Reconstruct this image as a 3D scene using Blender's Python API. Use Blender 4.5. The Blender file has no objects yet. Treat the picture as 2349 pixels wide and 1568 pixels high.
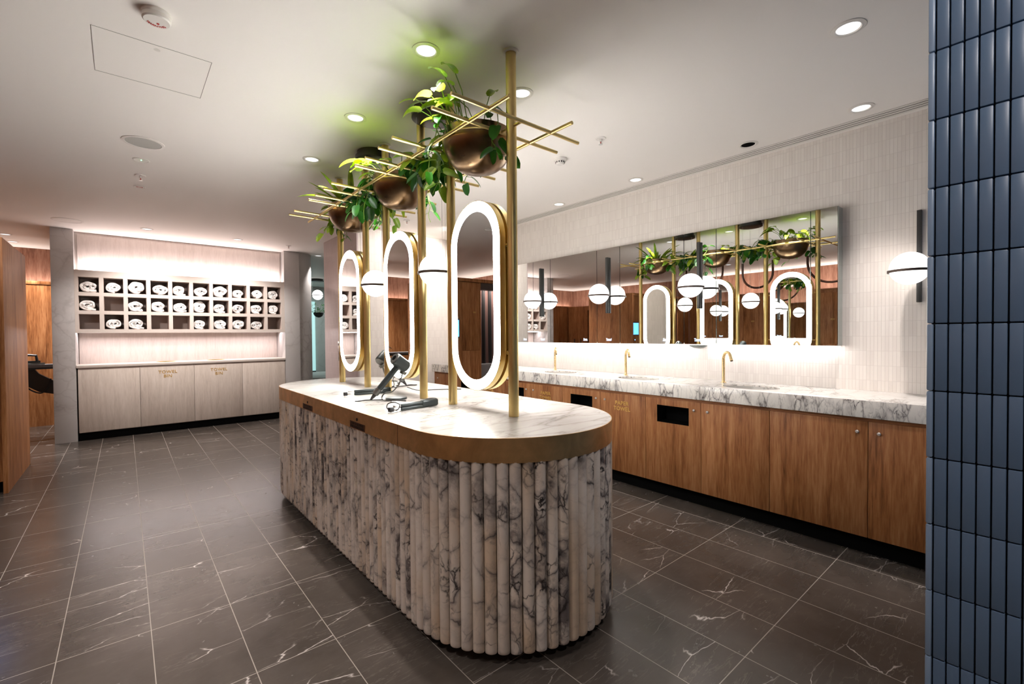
import bpy, bmesh, math, random
from mathutils import Vector, Matrix, Euler
PI = math.pi
sc = bpy.context.scene
COL = sc.collection
random.seed(7)

# ------------------------------------------------------------------ camera
cam_d = bpy.data.cameras.new('camera'); cam = bpy.data.objects.new('camera', cam_d); COL.objects.link(cam)
cam_d.sensor_width = 36.0; cam_d.lens = 1049.6 / 2349 * 36
cam_d.clip_start = 0.05; cam_d.clip_end = 100
_r = Vector((0.762828, -0.646542, -0.008760)); _u = Vector((0.017335, 0.006905, 0.999826)); _f = Vector((0.646369, 0.762847, -0.016475))
cam.matrix_world = Matrix(((_r.x, _u.x, -_f.x, 0), (_r.y, _u.y, -_f.y, 0), (_r.z, _u.z, -_f.z, 1.30), (0, 0, 0, 1)))
sc.camera = cam
# ------------------------------------------------------------------ view
sc.view_settings.view_transform = 'Standard'; sc.view_settings.look = 'None'
sc.view_settings.exposure = 1.76; sc.view_settings.gamma = 1.0; sc.view_settings.use_curve_mapping = False
sc.cycles.max_bounces = 8; sc.cycles.diffuse_bounces = 4; sc.cycles.glossy_bounces = 5
sc.cycles.transmission_bounces = 3; sc.cycles.transparent_max_bounces = 4
sc.cycles.sample_clamp_indirect = 4.0; sc.cycles.caustics_reflective = False; sc.cycles.caustics_refractive = False
# ------------------------------------------------------------------ world
w = bpy.data.worlds.new('world'); sc.world = w; w.use_nodes = True
w.node_tree.nodes['Background'].inputs[0].default_value = (0.9, 0.88, 0.9, 1); w.node_tree.nodes['Background'].inputs[1].default_value = 0.02

# light levels (lamps of the place and added ones)
P_SPOT_ISLAND = 34; P_SPOT_VANITY = 54; P_SPOT_ROOM = 34
P_COVE_TOP = 3.6; P_COVE_LOW = 3.6; P_MIRROR_LED = 2.8; P_WEST_COVE = 7
E_RING = 10.5; E_GLOBE = 1.2; E_SCONCE = 0.68
WARM = (1.0, 0.92, 0.87); NEUT = (1.0, 0.93, 0.90); PINK = (1.0, 0.88, 0.88)

ROOT = {}
def wloc(p):
    v = Vector((0, 0, 0))
    while p is not None:
        v = v + p.location; p = p.parent
    return v
def props(o, label=None, cat=None, group=None, kind=None):
    if label: o['label'] = label
    if cat: o['category'] = cat
    if group: o['group'] = group
    if kind: o['kind'] = kind
    return o
def thing(name, loc, label, cat, group=None, rz=0.0):
    o = bpy.data.objects.new(name, None); COL.objects.link(o); o.location = loc; o.rotation_euler = (0, 0, rz)
    o.empty_display_size = 0.1
    return props(o, label, cat, group)
def obj(name, bm, mat, parent=None, local=False, smooth=True, ang=35):
    bmesh.ops.recalc_face_normals(bm, faces=bm.faces)
    me = bpy.data.meshes.new(name)
    if parent is not None:
        if not local: bmesh.ops.translate(bm, vec=-wloc(parent), verts=bm.verts)
        loc = Vector((0, 0, 0))
    else:
        xs = [v.co for v in bm.verts]
        lo = Vector([min(c[i] for c in xs) for i in range(3)]); hi = Vector([max(c[i] for c in xs) for i in range(3)])
        loc = Vector(((lo.x + hi.x) / 2, (lo.y + hi.y) / 2, lo.z))
        bmesh.ops.translate(bm, vec=-loc, verts=bm.verts)
    if smooth:
        for f in bm.faces: f.smooth = True
    bm.to_mesh(me); bm.free()
    if smooth: me.set_sharp_from_angle(angle=math.radians(ang))
    o = bpy.data.objects.new(name, me); COL.objects.link(o); o.location = loc
    if parent is not None: o.parent = parent
    if mat is not None:
        for m in (mat if isinstance(mat, (list, tuple)) else [mat]): me.materials.append(m)
    return o
def struct(name, bm, mat, **k):
    o = obj(name, bm, mat, smooth=k.pop('smooth', True), **k); o['kind'] = 'structure'; return o
def copy_tree(o, parent=None):
    c = o.copy(); COL.objects.link(c); c.parent = parent
    for ch in list(o.children): copy_tree(ch, c)
    return c

# ------------------------------------------------------------------ mesh helpers
def B(): return bmesh.new()
def box(bm, x0, x1, y0, y1, z0, z1, bev=0.0, seg=2, mi=0):
    vs = [bm.verts.new((x, y, z)) for x in (x0, x1) for y in (y0, y1) for z in (z0, z1)]
    idx = ((0, 1, 3, 2), (4, 6, 7, 5), (0, 4, 5, 1), (2, 3, 7, 6), (0, 2, 6, 4), (1, 5, 7, 3))
    fs = [bm.faces.new([vs[i] for i in q]) for q in idx]
    for f in fs: f.material_index = mi
    if bev > 0:
        es = list({e for f in fs for e in f.edges})
        bmesh.ops.bevel(bm, geom=es, offset=bev, segments=seg, profile=0.5, affect='EDGES')
    return bm
def bx(*a, **k): return box(B(), *a, **k)
def lathe(bm, prof, c=(0, 0, 0), seg=32, axis='z', cap=True, mi=0):
    c = Vector(c); rings = []
    for r, h in prof:
        ring = []
        for i in range(seg):
            a = 2 * PI * i / seg
            if axis == 'z': p = Vector((r * math.cos(a), r * math.sin(a), h))
            elif axis == 'x': p = Vector((h, r * math.cos(a), r * math.sin(a)))
            else: p = Vector((r * math.cos(a), h, r * math.sin(a)))
            ring.append(bm.verts.new(c + p))
        rings.append(ring)
    for a, b in zip(rings, rings[1:]):
        for i in range(seg):
            f = bm.faces.new((a[i], a[(i + 1) % seg], b[(i + 1) % seg], b[i])); f.material_index = mi
    if cap:
        for rg, (r, h) in ((rings[0], prof[0]), (rings[-1], prof[-1])):
            if r > 1e-4:
                f = bm.faces.new(rg); f.material_index = mi
    bmesh.ops.remove_doubles(bm, verts=[v for rg in rings for v in rg], dist=1e-5)
    return bm
def tube(bm, pts, r, seg=10, cap=True):
    pts = [Vector(p) for p in pts]; rings = []; n = None
    for i, p in enumerate(pts):
        t = (pts[min(i + 1, len(pts) - 1)] - pts[max(i - 1, 0)]).normalized()
        if n is None:
            n = t.orthogonal().normalized()
        n = (n - t * n.dot(t)).normalized(); b = t.cross(n)
        rr = r[i] if isinstance(r, (list, tuple)) else r
        rings.append([bm.verts.new(p + (n * math.cos(2 * PI * k / seg) + b * math.sin(2 * PI * k / seg)) * rr) for k in range(seg)])
    for a, b in zip(rings, rings[1:]):
        for k in range(seg): bm.faces.new((a[k], a[(k + 1) % seg], b[(k + 1) % seg], b[k]))
    if cap: bm.faces.new(rings[0]); bm.faces.new(rings[-1])
    return bm
def smooth(pts, k=5):
    P_ = [Vector(p) for p in pts]; out = []
    for i in range(len(P_) - 1):
        a = P_[max(i - 1, 0)]; b = P_[i]; c = P_[i + 1]; d = P_[min(i + 2, len(P_) - 1)]
        for j in range(k):
            t = j / k; out.append(0.5 * ((2 * b) + (c - a) * t + (2 * a - 5 * b + 4 * c - d) * t * t + (3 * b - a - 3 * c + d) * t ** 3))
    return out + [P_[-1]]
def sphere(bm, c, r, seg=32, rings=20, sz=1.0):
    return lathe(bm, [(r * math.sin(PI * i / rings), -r * sz * math.cos(PI * i / rings)) for i in range(rings + 1)], c, seg, cap=False)
def prism(bm, pts, a, b, axis='z', mi=0, caps=True):
    def P(p, h): return {'z': (p[0], p[1], h), 'x': (h, p[0], p[1]), 'y': (p[0], h, p[1])}[axis]
    A = [bm.verts.new(P(p, a)) for p in pts]; C = [bm.verts.new(P(p, b)) for p in pts]; n = len(pts)
    for i in range(n):
        f = bm.faces.new((A[i], A[(i + 1) % n], C[(i + 1) % n], C[i])); f.material_index = mi
    if caps:
        for q in (A, C): f = bm.faces.new(q); f.material_index = mi
    return bm
def stadium(cx, cy, hw, hl, n=28):
    """outline: half width hw in first coordinate, half length hl in second, round ends"""
    pts = []
    for i in range(n + 1):
        a = PI * i / n; pts.append((cx + hw * math.cos(a), cy + (hl - hw) + hw * math.sin(a)))
    for i in range(n + 1):
        a = PI + PI * i / n; pts.append((cx + hw * math.cos(a), cy - (hl - hw) + hw * math.sin(a)))
    return pts
def ringprism(bm, outer, inner, a, b, axis='z'):
    def P(p, h): return {'z': (p[0], p[1], h), 'x': (h, p[0], p[1]), 'y': (p[0], h, p[1])}[axis]
    n = len(outer)
    V = [[bm.verts.new(P(p, h)) for p in L] for L in (outer, inner) for h in (a, b)]
    Oa, Ob, Ia, Ib = V
    for i in range(n):
        j = (i + 1) % n
        for q in ((Oa[i], Oa[j], Ob[j], Ob[i]), (Ia[i], Ib[i], Ib[j], Ia[j]), (Oa[i], Ia[i], Ia[j], Oa[j]), (Ob[i], Ob[j], Ib[j], Ib[i])):
            bm.faces.new(q)
    return bm
def cut(o, cutters):
    """boolean difference, baked into the mesh"""
    tmp = []
    for cb in cutters:
        me = bpy.data.meshes.new('c'); bmesh.ops.recalc_face_normals(cb, faces=cb.faces); cb.to_mesh(me); cb.free()
        c = bpy.data.objects.new('c', me); COL.objects.link(c); tmp.append(c)
        m = o.modifiers.new('b', 'BOOLEAN'); m.object = c; m.operation = 'DIFFERENCE'; m.solver = 'EXACT'
    bpy.context.view_layer.update()
    dg = bpy.context.evaluated_depsgraph_get()
    nm = bpy.data.meshes.new_from_object(o.evaluated_get(dg)); o.modifiers.clear(); o.data = nm
    for c in tmp: bpy.data.objects.remove(c, do_unlink=True)
    nm.set_sharp_from_angle(angle=math.radians(35))
def text_bm(s, size, depth=0.002, spacing=1.0, line=1.0, bold=0.0):
    cu = bpy.data.curves.new('t', 'FONT'); cu.body = s; cu.size = size; cu.extrude = depth / 2; cu.align_x = 'CENTER'; cu.align_y = 'CENTER'
    cu.space_character = spacing; cu.space_line = line; cu.resolution_u = 3; cu.offset = bold
    t = bpy.data.objects.new('t', cu); COL.objects.link(t)
    bpy.context.view_layer.update()
    me = bpy.data.meshes.new_from_object(t.evaluated_get(bpy.context.evaluated_depsgraph_get()))
    bm = B(); bm.from_mesh(me); bpy.data.objects.remove(t, do_unlink=True); bpy.data.curves.remove(cu)
    return bm
def place(bm, m): bmesh.ops.transform(bm, matrix=m, verts=bm.verts); return bm
def facing(c, d):
    """matrix: text plane (x right, y up, z out of face) facing direction d ('-x','+x','-y','-z')"""
    R = {'-x': ((0, -1, 0), (0, 0, 1)), '+x': ((0, 1, 0), (0, 0, 1)), '-y': ((1, 0, 0), (0, 0, 1)), '-z': ((1, 0, 0), (0, -1, 0))}[d]
    r = Vector(R[0]); u = Vector(R[1]); n = r.cross(u)
    return Matrix(((r.x, u.x, n.x, c[0]), (r.y, u.y, n.y, c[1]), (r.z, u.z, n.z, c[2]), (0, 0, 0, 1)))
def area(name, loc, sx, sy, power, color, direction, parent=None, spread=PI, along=None):
    d = bpy.data.lights.new(name, 'AREA'); d.shape = 'RECTANGLE'; d.size = sx; d.size_y = sy; d.energy = power; d.color = color; d.spread = spread
    o = bpy.data.objects.new(name, d); COL.objects.link(o)
    o.rotation_euler = Vector(direction).to_track_quat('-Z', 'Y').to_euler()
    if along == 'y':   # long side (sx) runs along world Y
        zc = -Vector(direction).normalized(); xc = Vector((0, 1, 0)); yc = zc.cross(xc).normalized()
        o.rotation_euler = Matrix((xc, yc, zc)).transposed().to_euler()
    o.location = Vector(loc) - (wloc(parent) if parent else Vector((0, 0, 0)))
    if parent: o.parent = parent
    return o
def spot(name, loc, power, color, deg, parent=None, blend=0.6, r=0.03, direction=(0, 0, -1)):
    d = bpy.data.lights.new(name, 'SPOT'); d.energy = power; d.color = color; d.spot_size = math.radians(deg); d.spot_blend = blend; d.shadow_soft_size = r
    o = bpy.data.objects.new(name, d); COL.objects.link(o)
    o.rotation_euler = Vector(direction).to_track_quat('-Z', 'Y').to_euler()
    o.location = Vector(loc) - (wloc(parent) if parent else Vector((0, 0, 0)))
    if parent: o.parent = parent
    return o

# ------------------------------------------------------------------ materials
def lin(r, g, b):
    f = lambda c: (c / 255 / 12.92) if c / 255 <= 0.04045 else ((c / 255 + 0.055) / 1.055) ** 2.4
    return (f(r), f(g), f(b), 1)
class NT:
    def __init__(s, name):
        s.m = bpy.data.materials.new(name); s.m.use_nodes = True; s.t = s.m.node_tree; s.n = s.t.nodes; s.l = s.t.links
        s.b = s.n['Principled BSDF']; s.out = s.n['Material Output']
    def new(s, t, **k):
        n = s.n.new(t)
        for a, v in k.items(): setattr(n, a, v)
        return n
    def link(s, a, b): s.l.new(a, b)
    def set(s, **k):
        M = dict(color='Base Color', rough='Roughness', metal='Metallic', spec='Specular IOR Level', coat='Coat Weight', sub='Subsurface Weight')
        for a, v in k.items(): s.b.inputs[M[a]].default_value = v
        return s
    def coords(s, kind='Object', rnd=False, scale=(1, 1, 1), rot=(0, 0, 0)):
        tc = s.new('ShaderNodeTexCoord'); v = tc.outputs[kind]
        if rnd:
            oi = s.new('ShaderNodeObjectInfo'); mu = s.new('ShaderNodeVectorMath', operation='SCALE'); mu.inputs[0].default_value = (37.0, 23.0, 11.0)
            s.link(oi.outputs['Random'], mu.inputs['Scale'])
            ad = s.new('ShaderNodeVectorMath', operation='ADD'); s.link(v, ad.inputs[0]); s.link(mu.outputs[0], ad.inputs[1]); v = ad.outputs[0]
        mp = s.new('ShaderNodeMapping'); mp.inputs['Scale'].default_value = scale; mp.inputs['Rotation'].default_value = rot
        s.link(v, mp.inputs['Vector']); return mp.outputs[0]
    def noise(s, vec, scale, detail=4, rough=0.55, dist=0.0):
        n = s.new('ShaderNodeTexNoise'); n.inputs['Scale'].default_value = scale; n.inputs['Detail'].default_value = detail
        n.inputs['Roughness'].default_value = rough; n.inputs['Distortion'].default_value = dist
        s.link(vec, n.inputs['Vector']); return n
    def math(s, op, a, b=None, c=None, clamp=False):
        n = s.new('ShaderNodeMath', operation=op); n.use_clamp = clamp
        for i, v in enumerate((a, b, c)):
            if v is None: continue
            if isinstance(v, (int, float)): n.inputs[i].default_value = v
            else: s.link(v, n.inputs[i])
        return n.outputs[0]
    def ramp(s, fac, stops, interp='LINEAR'):
        n = s.new('ShaderNodeValToRGB'); cr = n.color_ramp; cr.interpolation = interp
        while len(cr.elements) < len(stops): cr.elements.new(0.5)
        for e, (p, c) in zip(cr.elements, stops):
            e.position = p; e.color = c if len(c) == 4 else (*c, 1)
        s.link(fac, n.inputs[0]); return n.outputs[0]
    def mix(s, fac, a, b, mode='MIX'):
        n = s.new('ShaderNodeMix', data_type='RGBA', blend_type=mode)
        for i, v in ((0, fac), (6, a), (7, b)):
            if isinstance(v, (int, float)): n.inputs[i].default_value = v
            elif isinstance(v, tuple): n.inputs[i].default_value = v
            else: s.link(v, n.inputs[i])
        return n.outputs[2]
    def bump(s, h, strength=0.3, dist=0.01, normal=None):
        n = s.new('ShaderNodeBump'); n.inputs['Strength'].default_value = strength; n.inputs['Distance'].default_value = dist
        s.link(h, n.inputs['Height']); s.link(n.outputs[0], s.b.inputs['Normal']); return n
    def col(s, c): s.link(c, s.b.inputs['Base Color'])

def simple(name, color, rough=0.5, metal=0.0, noise=0.0, spec=0.5, nscale=30):
    t = NT(name); t.set(color=color, rough=rough, metal=metal, spec=spec)
    if noise:
        n = t.noise(t.coords('Object'), nscale, 3)
        r = t.math('MULTIPLY_ADD', n.outputs[0], noise, rough - noise / 2, clamp=True); t.link(r, t.b.inputs['Roughness'])
        c2 = tuple(min(1, x * (1 + noise * 0.5)) for x in color[:3]) + (1,); c1 = tuple(x * (1 - noise * 0.5) for x in color[:3]) + (1,)
        t.col(t.mix(n.outputs[0], c1, c2))
    return t.m
def emit(name, color, strength):
    t = NT(name); t.set(color=(0.8, 0.8, 0.8, 1)); t.b.inputs['Emission Color'].default_value = (*color[:3], 1); t.b.inputs['Emission Strength'].default_value = strength
    return t.m

M = {}
def plaster():
    t = NT('ceiling_plaster'); t.set(color=lin(242, 236, 230), rough=0.55, spec=0.25)
    n = t.noise(t.coords(), 60, 3); t.bump(n.outputs[0], 0.03, 0.002); return t.m
M['ceiling'] = plaster()
M['wall_plain'] = simple('painted_wall', lin(214, 206, 200), 0.6, noise=0.05)

def wood(name, dark, mid, light, scale=1.0, rough=0.5, axis='z', spec=0.2):
    t = NT(name); t.set(rough=rough, spec=spec)
    s = {'z': (6.5 * scale, 6.5 * scale, 0.5 * scale), 'x': (0.45 * scale, 9 * scale, 9 * scale), 'y': (9 * scale, 0.45 * scale, 9 * scale)}[axis]
    v = t.coords('Object', True, s)
    n1 = t.noise(v, 1.6, 5, 0.6, 0.6); n2 = t.noise(v, 9, 4, 0.65, 0.2)
    v3 = t.coords('Object', True, tuple(q * 12 for q in s)); n3 = t.noise(v3, 1.5, 3, 0.7)
    a = t.math('MULTIPLY_ADD', n2.outputs[0], 0.45, t.math('MULTIPLY', n1.outputs[0], 0.62))
    a = t.math('MULTIPLY_ADD', n3.outputs[0], 0.16, a)
    t.col(t.ramp(a, [(0.42, dark), (0.58, mid), (0.78, light)]))
    t.bump(n3.outputs[0], 0.05, 0.001); return t.m
M['wood'] = wood('walnut_veneer', lin(96, 55, 27), lin(142, 91, 53), lin(174, 122, 80))
M['wood_upper'] = wood('walnut_wall_panel', lin(98, 62, 48), lin(138, 96, 78), lin(166, 124, 104), 1.4)
M['wood_h'] = wood('walnut_veneer_rail', lin(92, 52, 27), lin(138, 88, 55), lin(170, 118, 80), axis='y')
M['pale_wood'] = wood('pale_laminate', lin(186, 172, 160), lin(201, 188, 176), lin(214, 202, 191), 1.8, 0.45)
M['pale_panel'] = wood('pale_panel', lin(205, 192, 184), lin(216, 204, 197), lin(226, 215, 208), 1.8, 0.5)
M['shelf'] = simple('shelf_laminate', lin(212, 200, 190), 0.5, noise=0.06)
M['shelf_in'] = simple('shelf_lining', lin(200, 182, 172), 0.6, noise=0.1)
M['black'] = simple('black_kickboard', (0.003, 0.003, 0.003, 1), 0.7, spec=0.05)
M['matt_black'] = simple('matt_black_metal', (0.042, 0.041, 0.039, 1), 0.42, 0.2, noise=0.08)
M['bronze_dark'] = simple('dark_bronze_band', lin(74, 60, 52), 0.5, 0.3)

def brass(name, base, rough, tarnish=0.25, axis=(30, 30, 1.2)):
    t = NT(name); t.set(metal=1.0, rough=rough, color=base)
    v = t.coords('Object', False, axis); n = t.noise(v, 4, 3, 0.6); v2 = t.coords('Object'); n2 = t.noise(v2, 7, 5, 0.6, 0.5)
    d = tuple(x * (1 - tarnish) for x in base[:3]) + (1,)
    t.col(t.mix(t.ramp(n2.outputs[0], [(0.35, (0, 0, 0)), (0.7, (1, 1, 1))]), d, base))
    t.link(t.math('MULTIPLY_ADD', n.outputs[0], 0.18, rough - 0.09), t.b.inputs['Roughness']); return t.m
M['brass'] = brass('brushed_brass', (0.80, 0.62, 0.27, 1), 0.36, 0.12)
M['brass_band'] = brass('aged_brass_band', (0.82, 0.52, 0.24, 1), 0.46, 0.35, (2, 2, 30))
M['brass_tap'] = brass('satin_brass_tap', (0.90, 0.66, 0.34, 1), 0.26, 0.08)
M['bowl'] = brass('patinated_bronze', (0.24, 0.155, 0.085, 1), 0.30, 0.30, (2, 2, 2))
M['chrome'] = simple('polished_steel', (0.78, 0.76, 0.73, 1), 0.28, 0.75)
M['gold_letters'] = simple('gold_lettering', lin(212, 168, 88), 0.4, 0.3)
M['white_plastic'] = simple('white_plastic', lin(228, 222, 216), 0.4)
M['trim'] = simple('white_metal_trim', lin(222, 216, 208), 0.4)
M['slot_dark'] = simple('dark_slot', (0.003, 0.003, 0.003, 1), 0.9, spec=0.03)
M['red'] = simple('red_print', lin(190, 50, 40), 0.5)

def marble(name, base, vein, vein2, scale=1.0, amount=0.5, rough=0.14, per_flute=False, stretch=(1, 1, 1), rot=(0, 0, 0.5), patch=0.0, warm=None):
    t = NT(name); t.set(rough=rough, spec=0.5)
    v = t.coords('Object', False, stretch, rot)
    if per_flute:
        at = t.new('ShaderNodeAttribute', attribute_name='flute'); sc_ = t.new('ShaderNodeVectorMath', operation='SCALE'); sc_.inputs[0].default_value = (0.3, 0.25, 0.55)
        t.link(at.outputs['Fac'], sc_.inputs['Scale']); ad = t.new('ShaderNodeVectorMath', operation='ADD'); t.link(v, ad.inputs[0]); t.link(sc_.outputs[0], ad.inputs[1]); v = ad.outputs[0]
    wn = t.noise(v, 1.1 * scale, 5, 0.62)
    off = t.new('ShaderNodeVectorMath', operation='SCALE'); t.link(wn.outputs['Color'], off.inputs[0]); off.inputs['Scale'].default_value = 0.62 / scale
    vv = t.new('ShaderNodeVectorMath', operation='ADD'); t.link(v, vv.inputs[0]); t.link(off.outputs[0], vv.inputs[1]); vv = vv.outputs[0]
    def cells(sc2, w1, w2):
        n = t.new('ShaderNodeTexVoronoi', feature='DISTANCE_TO_EDGE'); n.inputs['Scale'].default_value = sc2 * scale; t.link(vv, n.inputs['Vector'])
        return t.ramp(n.outputs['Distance'], [(0.0, (1, 1, 1)), (w1, (0.4, 0.4, 0.4)), (w2, (0, 0, 0))])
    v1 = cells(2.1, 0.025, 0.10); v2 = cells(5.2, 0.03, 0.085)
    reg = t.noise(v, 0.8 * scale, 4, 0.6); regm = t.ramp(reg.outputs[0], [(0.42, (0.10, 0.10, 0.10)), (0.58, (1, 1, 1))])
    reg2 = t.noise(vv, 1.6 * scale, 4, 0.6); reg2m = t.ramp(reg2.outputs[0], [(0.46, (0, 0, 0)), (0.58, (1, 1, 1))])
    a1 = t.math('MULTIPLY', t.math('MULTIPLY', v1, regm), amount, clamp=True)
    a2 = t.math('MULTIPLY', t.math('MULTIPLY', v2, t.math('MULTIPLY', regm, reg2m)), amount, clamp=True)
    cl = t.noise(vv, 1.0 * scale, 7, 0.72, 0.3); clm = t.math('MULTIPLY', t.ramp(cl.outputs[0], [(0.47, (0, 0, 0)), (0.60, (1, 1, 1))]), regm)
    c = base
    if warm:
        wnn = t.noise(v, 0.7 * scale, 2); c = t.mix(t.ramp(wnn.outputs[0], [(0.45, (0, 0, 0)), (0.65, (1, 1, 1))]), base, warm)
    c = t.mix(t.math('MULTIPLY', clm, patch), c, vein2)
    c = t.mix(a1, c, vein2); c = t.mix(a2, c, vein)
    c = t.mix(t.math('MULTIPLY', t.math('MULTIPLY', v1, clm), 0.7 * amount, clamp=True), c, vein); t.col(c); return t.m
M['marble_top'] = marble('island_marble', lin(188, 184, 178), lin(94, 86, 82), lin(146, 138, 132), 2.0, 0.8, 0.24, stretch=(0.7, 2.0, 1), rot=(0, 0, -0.75), patch=0.22)
M['marble_fascia'] = marble('vanity_marble', lin(236, 230, 222), lin(78, 71, 70), lin(132, 124, 121), 4.8, 1.35, 0.2, stretch=(1, 1.5, 0.55), rot=(0.85, 0, 0.0), patch=0.75)
M['marble_flute'] = marble('fluted_marble', lin(216, 205, 194), lin(48, 43, 42), lin(104, 96, 94), 3.1, 1.4, 0.28, True, (1, 1, 0.9), (0.3, 0.2, 0.4), 1.0, lin(206, 184, 160))
M['marble_wall'] = marble('pale_wall_marble', lin(190, 186, 183), lin(150, 140, 136), lin(172, 167, 164), 0.9, 0.6, 0.5, rot=(0.6, 0.3, 0.5), patch=0.25)

def floor_mat():
    t = NT('dark_veined_porcelain'); t.set(spec=0.5)
    tc = t.new('ShaderNodeNewGeometry'); pos = tc.outputs['Position']
    sep = t.new('ShaderNodeSeparateXYZ'); t.link(pos, sep.inputs[0])
    ux = t.math('DIVIDE', t.math('ADD', sep.outputs[0], 0.232 + 30.12), 0.3012); uy = t.math('DIVIDE', t.math('SUBTRACT', sep.outputs[1], 0.787 - 29.85), 0.597)
    fx = t.math('FRACT', ux); fy = t.math('FRACT', uy)
    dx = t.math('MULTIPLY', t.math('MINIMUM', fx, t.math('SUBTRACT', 1.0, fx)), 0.3012); dy = t.math('MULTIPLY', t.math('MINIMUM', fy, t.math('SUBTRACT', 1.0, fy)), 0.597)
    d = t.math('MINIMUM', dx, dy); g = t.math('LESS_THAN', d, 0.0017)
    # tile id
    cb = t.new('ShaderNodeCombineXYZ'); t.link(t.math('FLOOR', ux), cb.inputs[0]); t.link(t.math('FLOOR', uy), cb.inputs[1])
    wn = t.new('ShaderNodeTexWhiteNoise', noise_dimensions='3D'); t.link(cb.outputs[0], wn.inputs['Vector'])
    sc_ = t.new('ShaderNodeVectorMath', operation='SCALE'); t.link(wn.outputs['Color'], sc_.inputs[0]); sc_.inputs['Scale'].default_value = 40
    va = t.new('ShaderNodeVectorMath', operation='ADD'); t.link(pos, va.inputs[0]); t.link(sc_.outputs[0], va.inputs[1])
    mp = t.new('ShaderNodeMapping'); mp.inputs['Rotation'].default_value = (0, 0, 0.75); mp.inputs['Scale'].default_value = (1.6, 5.0, 1); t.link(va.outputs[0], mp.inputs[0]); v = mp.outputs[0]
    wv = t.noise(v, 1.4, 4, 0.6)
    off = t.new('ShaderNodeVectorMath', operation='SCALE'); t.link(wv.outputs['Color'], off.inputs[0]); off.inputs['Scale'].default_value = 0.35
    ad = t.new('ShaderNodeVectorMath', operation='ADD'); t.link(v, ad.inputs[0]); t.link(off.outputs[0], ad.inputs[1])
    vo = t.new('ShaderNodeTexVoronoi', feature='DISTANCE_TO_EDGE'); vo.inputs['Scale'].default_value = 1.15; t.link(ad.outputs[0], vo.inputs['Vector'])
    mk = t.noise(v, 1.1, 2); mkm = t.ramp(mk.outputs[0], [(0.53, (0, 0, 0)), (0.63, (1, 1, 1))])
    vn = t.ramp(vo.outputs['Distance'], [(0.0, (1, 1, 1)), (0.004, (0.45, 0.45, 0.45)), (0.010, (0, 0, 0))])
    vein = t.math('MULTIPLY', vn, mkm)
    mp2 = t.new('ShaderNodeMapping'); mp2.inputs['Rotation'].default_value = (0, 0, 0.55); mp2.inputs['Scale'].default_value = (1.2, 9, 1); t.link(va.outputs[0], mp2.inputs[0])
    f2 = t.noise(mp2.outputs[0], 2.0, 5, 0.6, 0.4); fa = t.math('ABSOLUTE', t.math('SUBTRACT', f2.outputs[0], 0.5))
    fine = t.math('MULTIPLY', t.ramp(fa, [(0.0, (1, 1, 1)), (0.012, (0, 0, 0))]), t.ramp(mk.outputs[0], [(0.38, (0, 0, 0)), (0.6, (0.16, 0.16, 0.16))]))
    bn = t.noise(pos, 3.0, 5, 0.65); base = t.ramp(bn.outputs[0], [(0.3, lin(58, 52, 47)), (0.7, lin(78, 71, 65))])
    c = t.mix(fine, base, lin(170, 160, 152)); c = t.mix(vein, c, lin(196, 186, 180)); c = t.mix(g, c, lin(142, 133, 124)); t.col(c)
    rg = t.mix(g, (0.19, 0.19, 0.19, 1), (0.75, 0.75, 0.75, 1)); rn = t.noise(pos, 14, 3); t.link(t.math('MULTIPLY_ADD', rn.outputs[0], 0.12, rg), t.b.inputs['Roughness'])
    t.bump(t.math('SUBTRACT', 1.0, g), 0.25, 0.001); return t.m
M['floor'] = floor_mat()

def finger(name, c1, c2, mortar, w, h, axes, rough=0.32, strength=0.5, z0=0.0, u0=0.0):
    t = NT(name); t.set(rough=rough)
    g = t.new('ShaderNodeNewGeometry'); sp = t.new('ShaderNodeSeparateXYZ'); t.link(g.outputs['Position'], sp.inputs[0])
    cb = t.new('ShaderNodeCombineXYZ'); t.link(t.math('SUBTRACT', sp.outputs['XYZ'.index(axes[0])], u0), cb.inputs[0]); t.link(t.math('SUBTRACT', sp.outputs['XYZ'.index(axes[1])], z0), cb.inputs[1])
    br = t.new('ShaderNodeTexBrick'); br.offset = 0.0; br.squash = 1.0
    br.inputs['Scale'].default_value = 1.0; br.inputs['Brick Width'].default_value = w; br.inputs['Row Height'].default_value = h
    br.inputs['Mortar Size'].default_value = 0.0012; br.inputs['Mortar Smooth'].default_value = 0.6; br.inputs['Bias'].default_value = 0
    br.inputs['Color1'].default_value = c1; br.inputs['Color2'].default_value = c2; br.inputs['Mortar'].default_value = mortar
    t.link(cb.outputs[0], br.inputs['Vector']); t.col(br.outputs['Color'])
    n = t.noise(cb.outputs[0], 16, 2); hgt = t.math('MULTIPLY_ADD', n.outputs[0], 0.5, t.math('SUBTRACT', 1.0, br.outputs['Fac'])); t.bump(hgt, strength, 0.002); return t.m
M['finger_e'] = finger('white_finger_tile', lin(226, 218, 210), lin(218, 209, 201), lin(206, 196, 188), 0.0195, 0.0975, 'YZ')
M['finger_n'] = finger('white_finger_tile_north', lin(226, 218, 210), lin(218, 209, 201), lin(206, 196, 188), 0.0195, 0.0975, 'XZ')
M['finger_pink'] = finger('mauve_finger_tile', lin(196, 180, 178), lin(186, 170, 168), lin(206, 194, 190), 0.0195, 0.0975, 'YZ', 0.36, 0.5)
M['blue'] = simple('blue_grey_glazed_tile', lin(86, 108, 134), 0.36, noise=0.10, nscale=14, spec=0.4)
M['blue_trim'] = simple('blue_grey_trim', lin(124, 146, 172), 0.36)
M['grout_blue'] = simple('dark_blue_grout', lin(26, 32, 44), 0.8)

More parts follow.
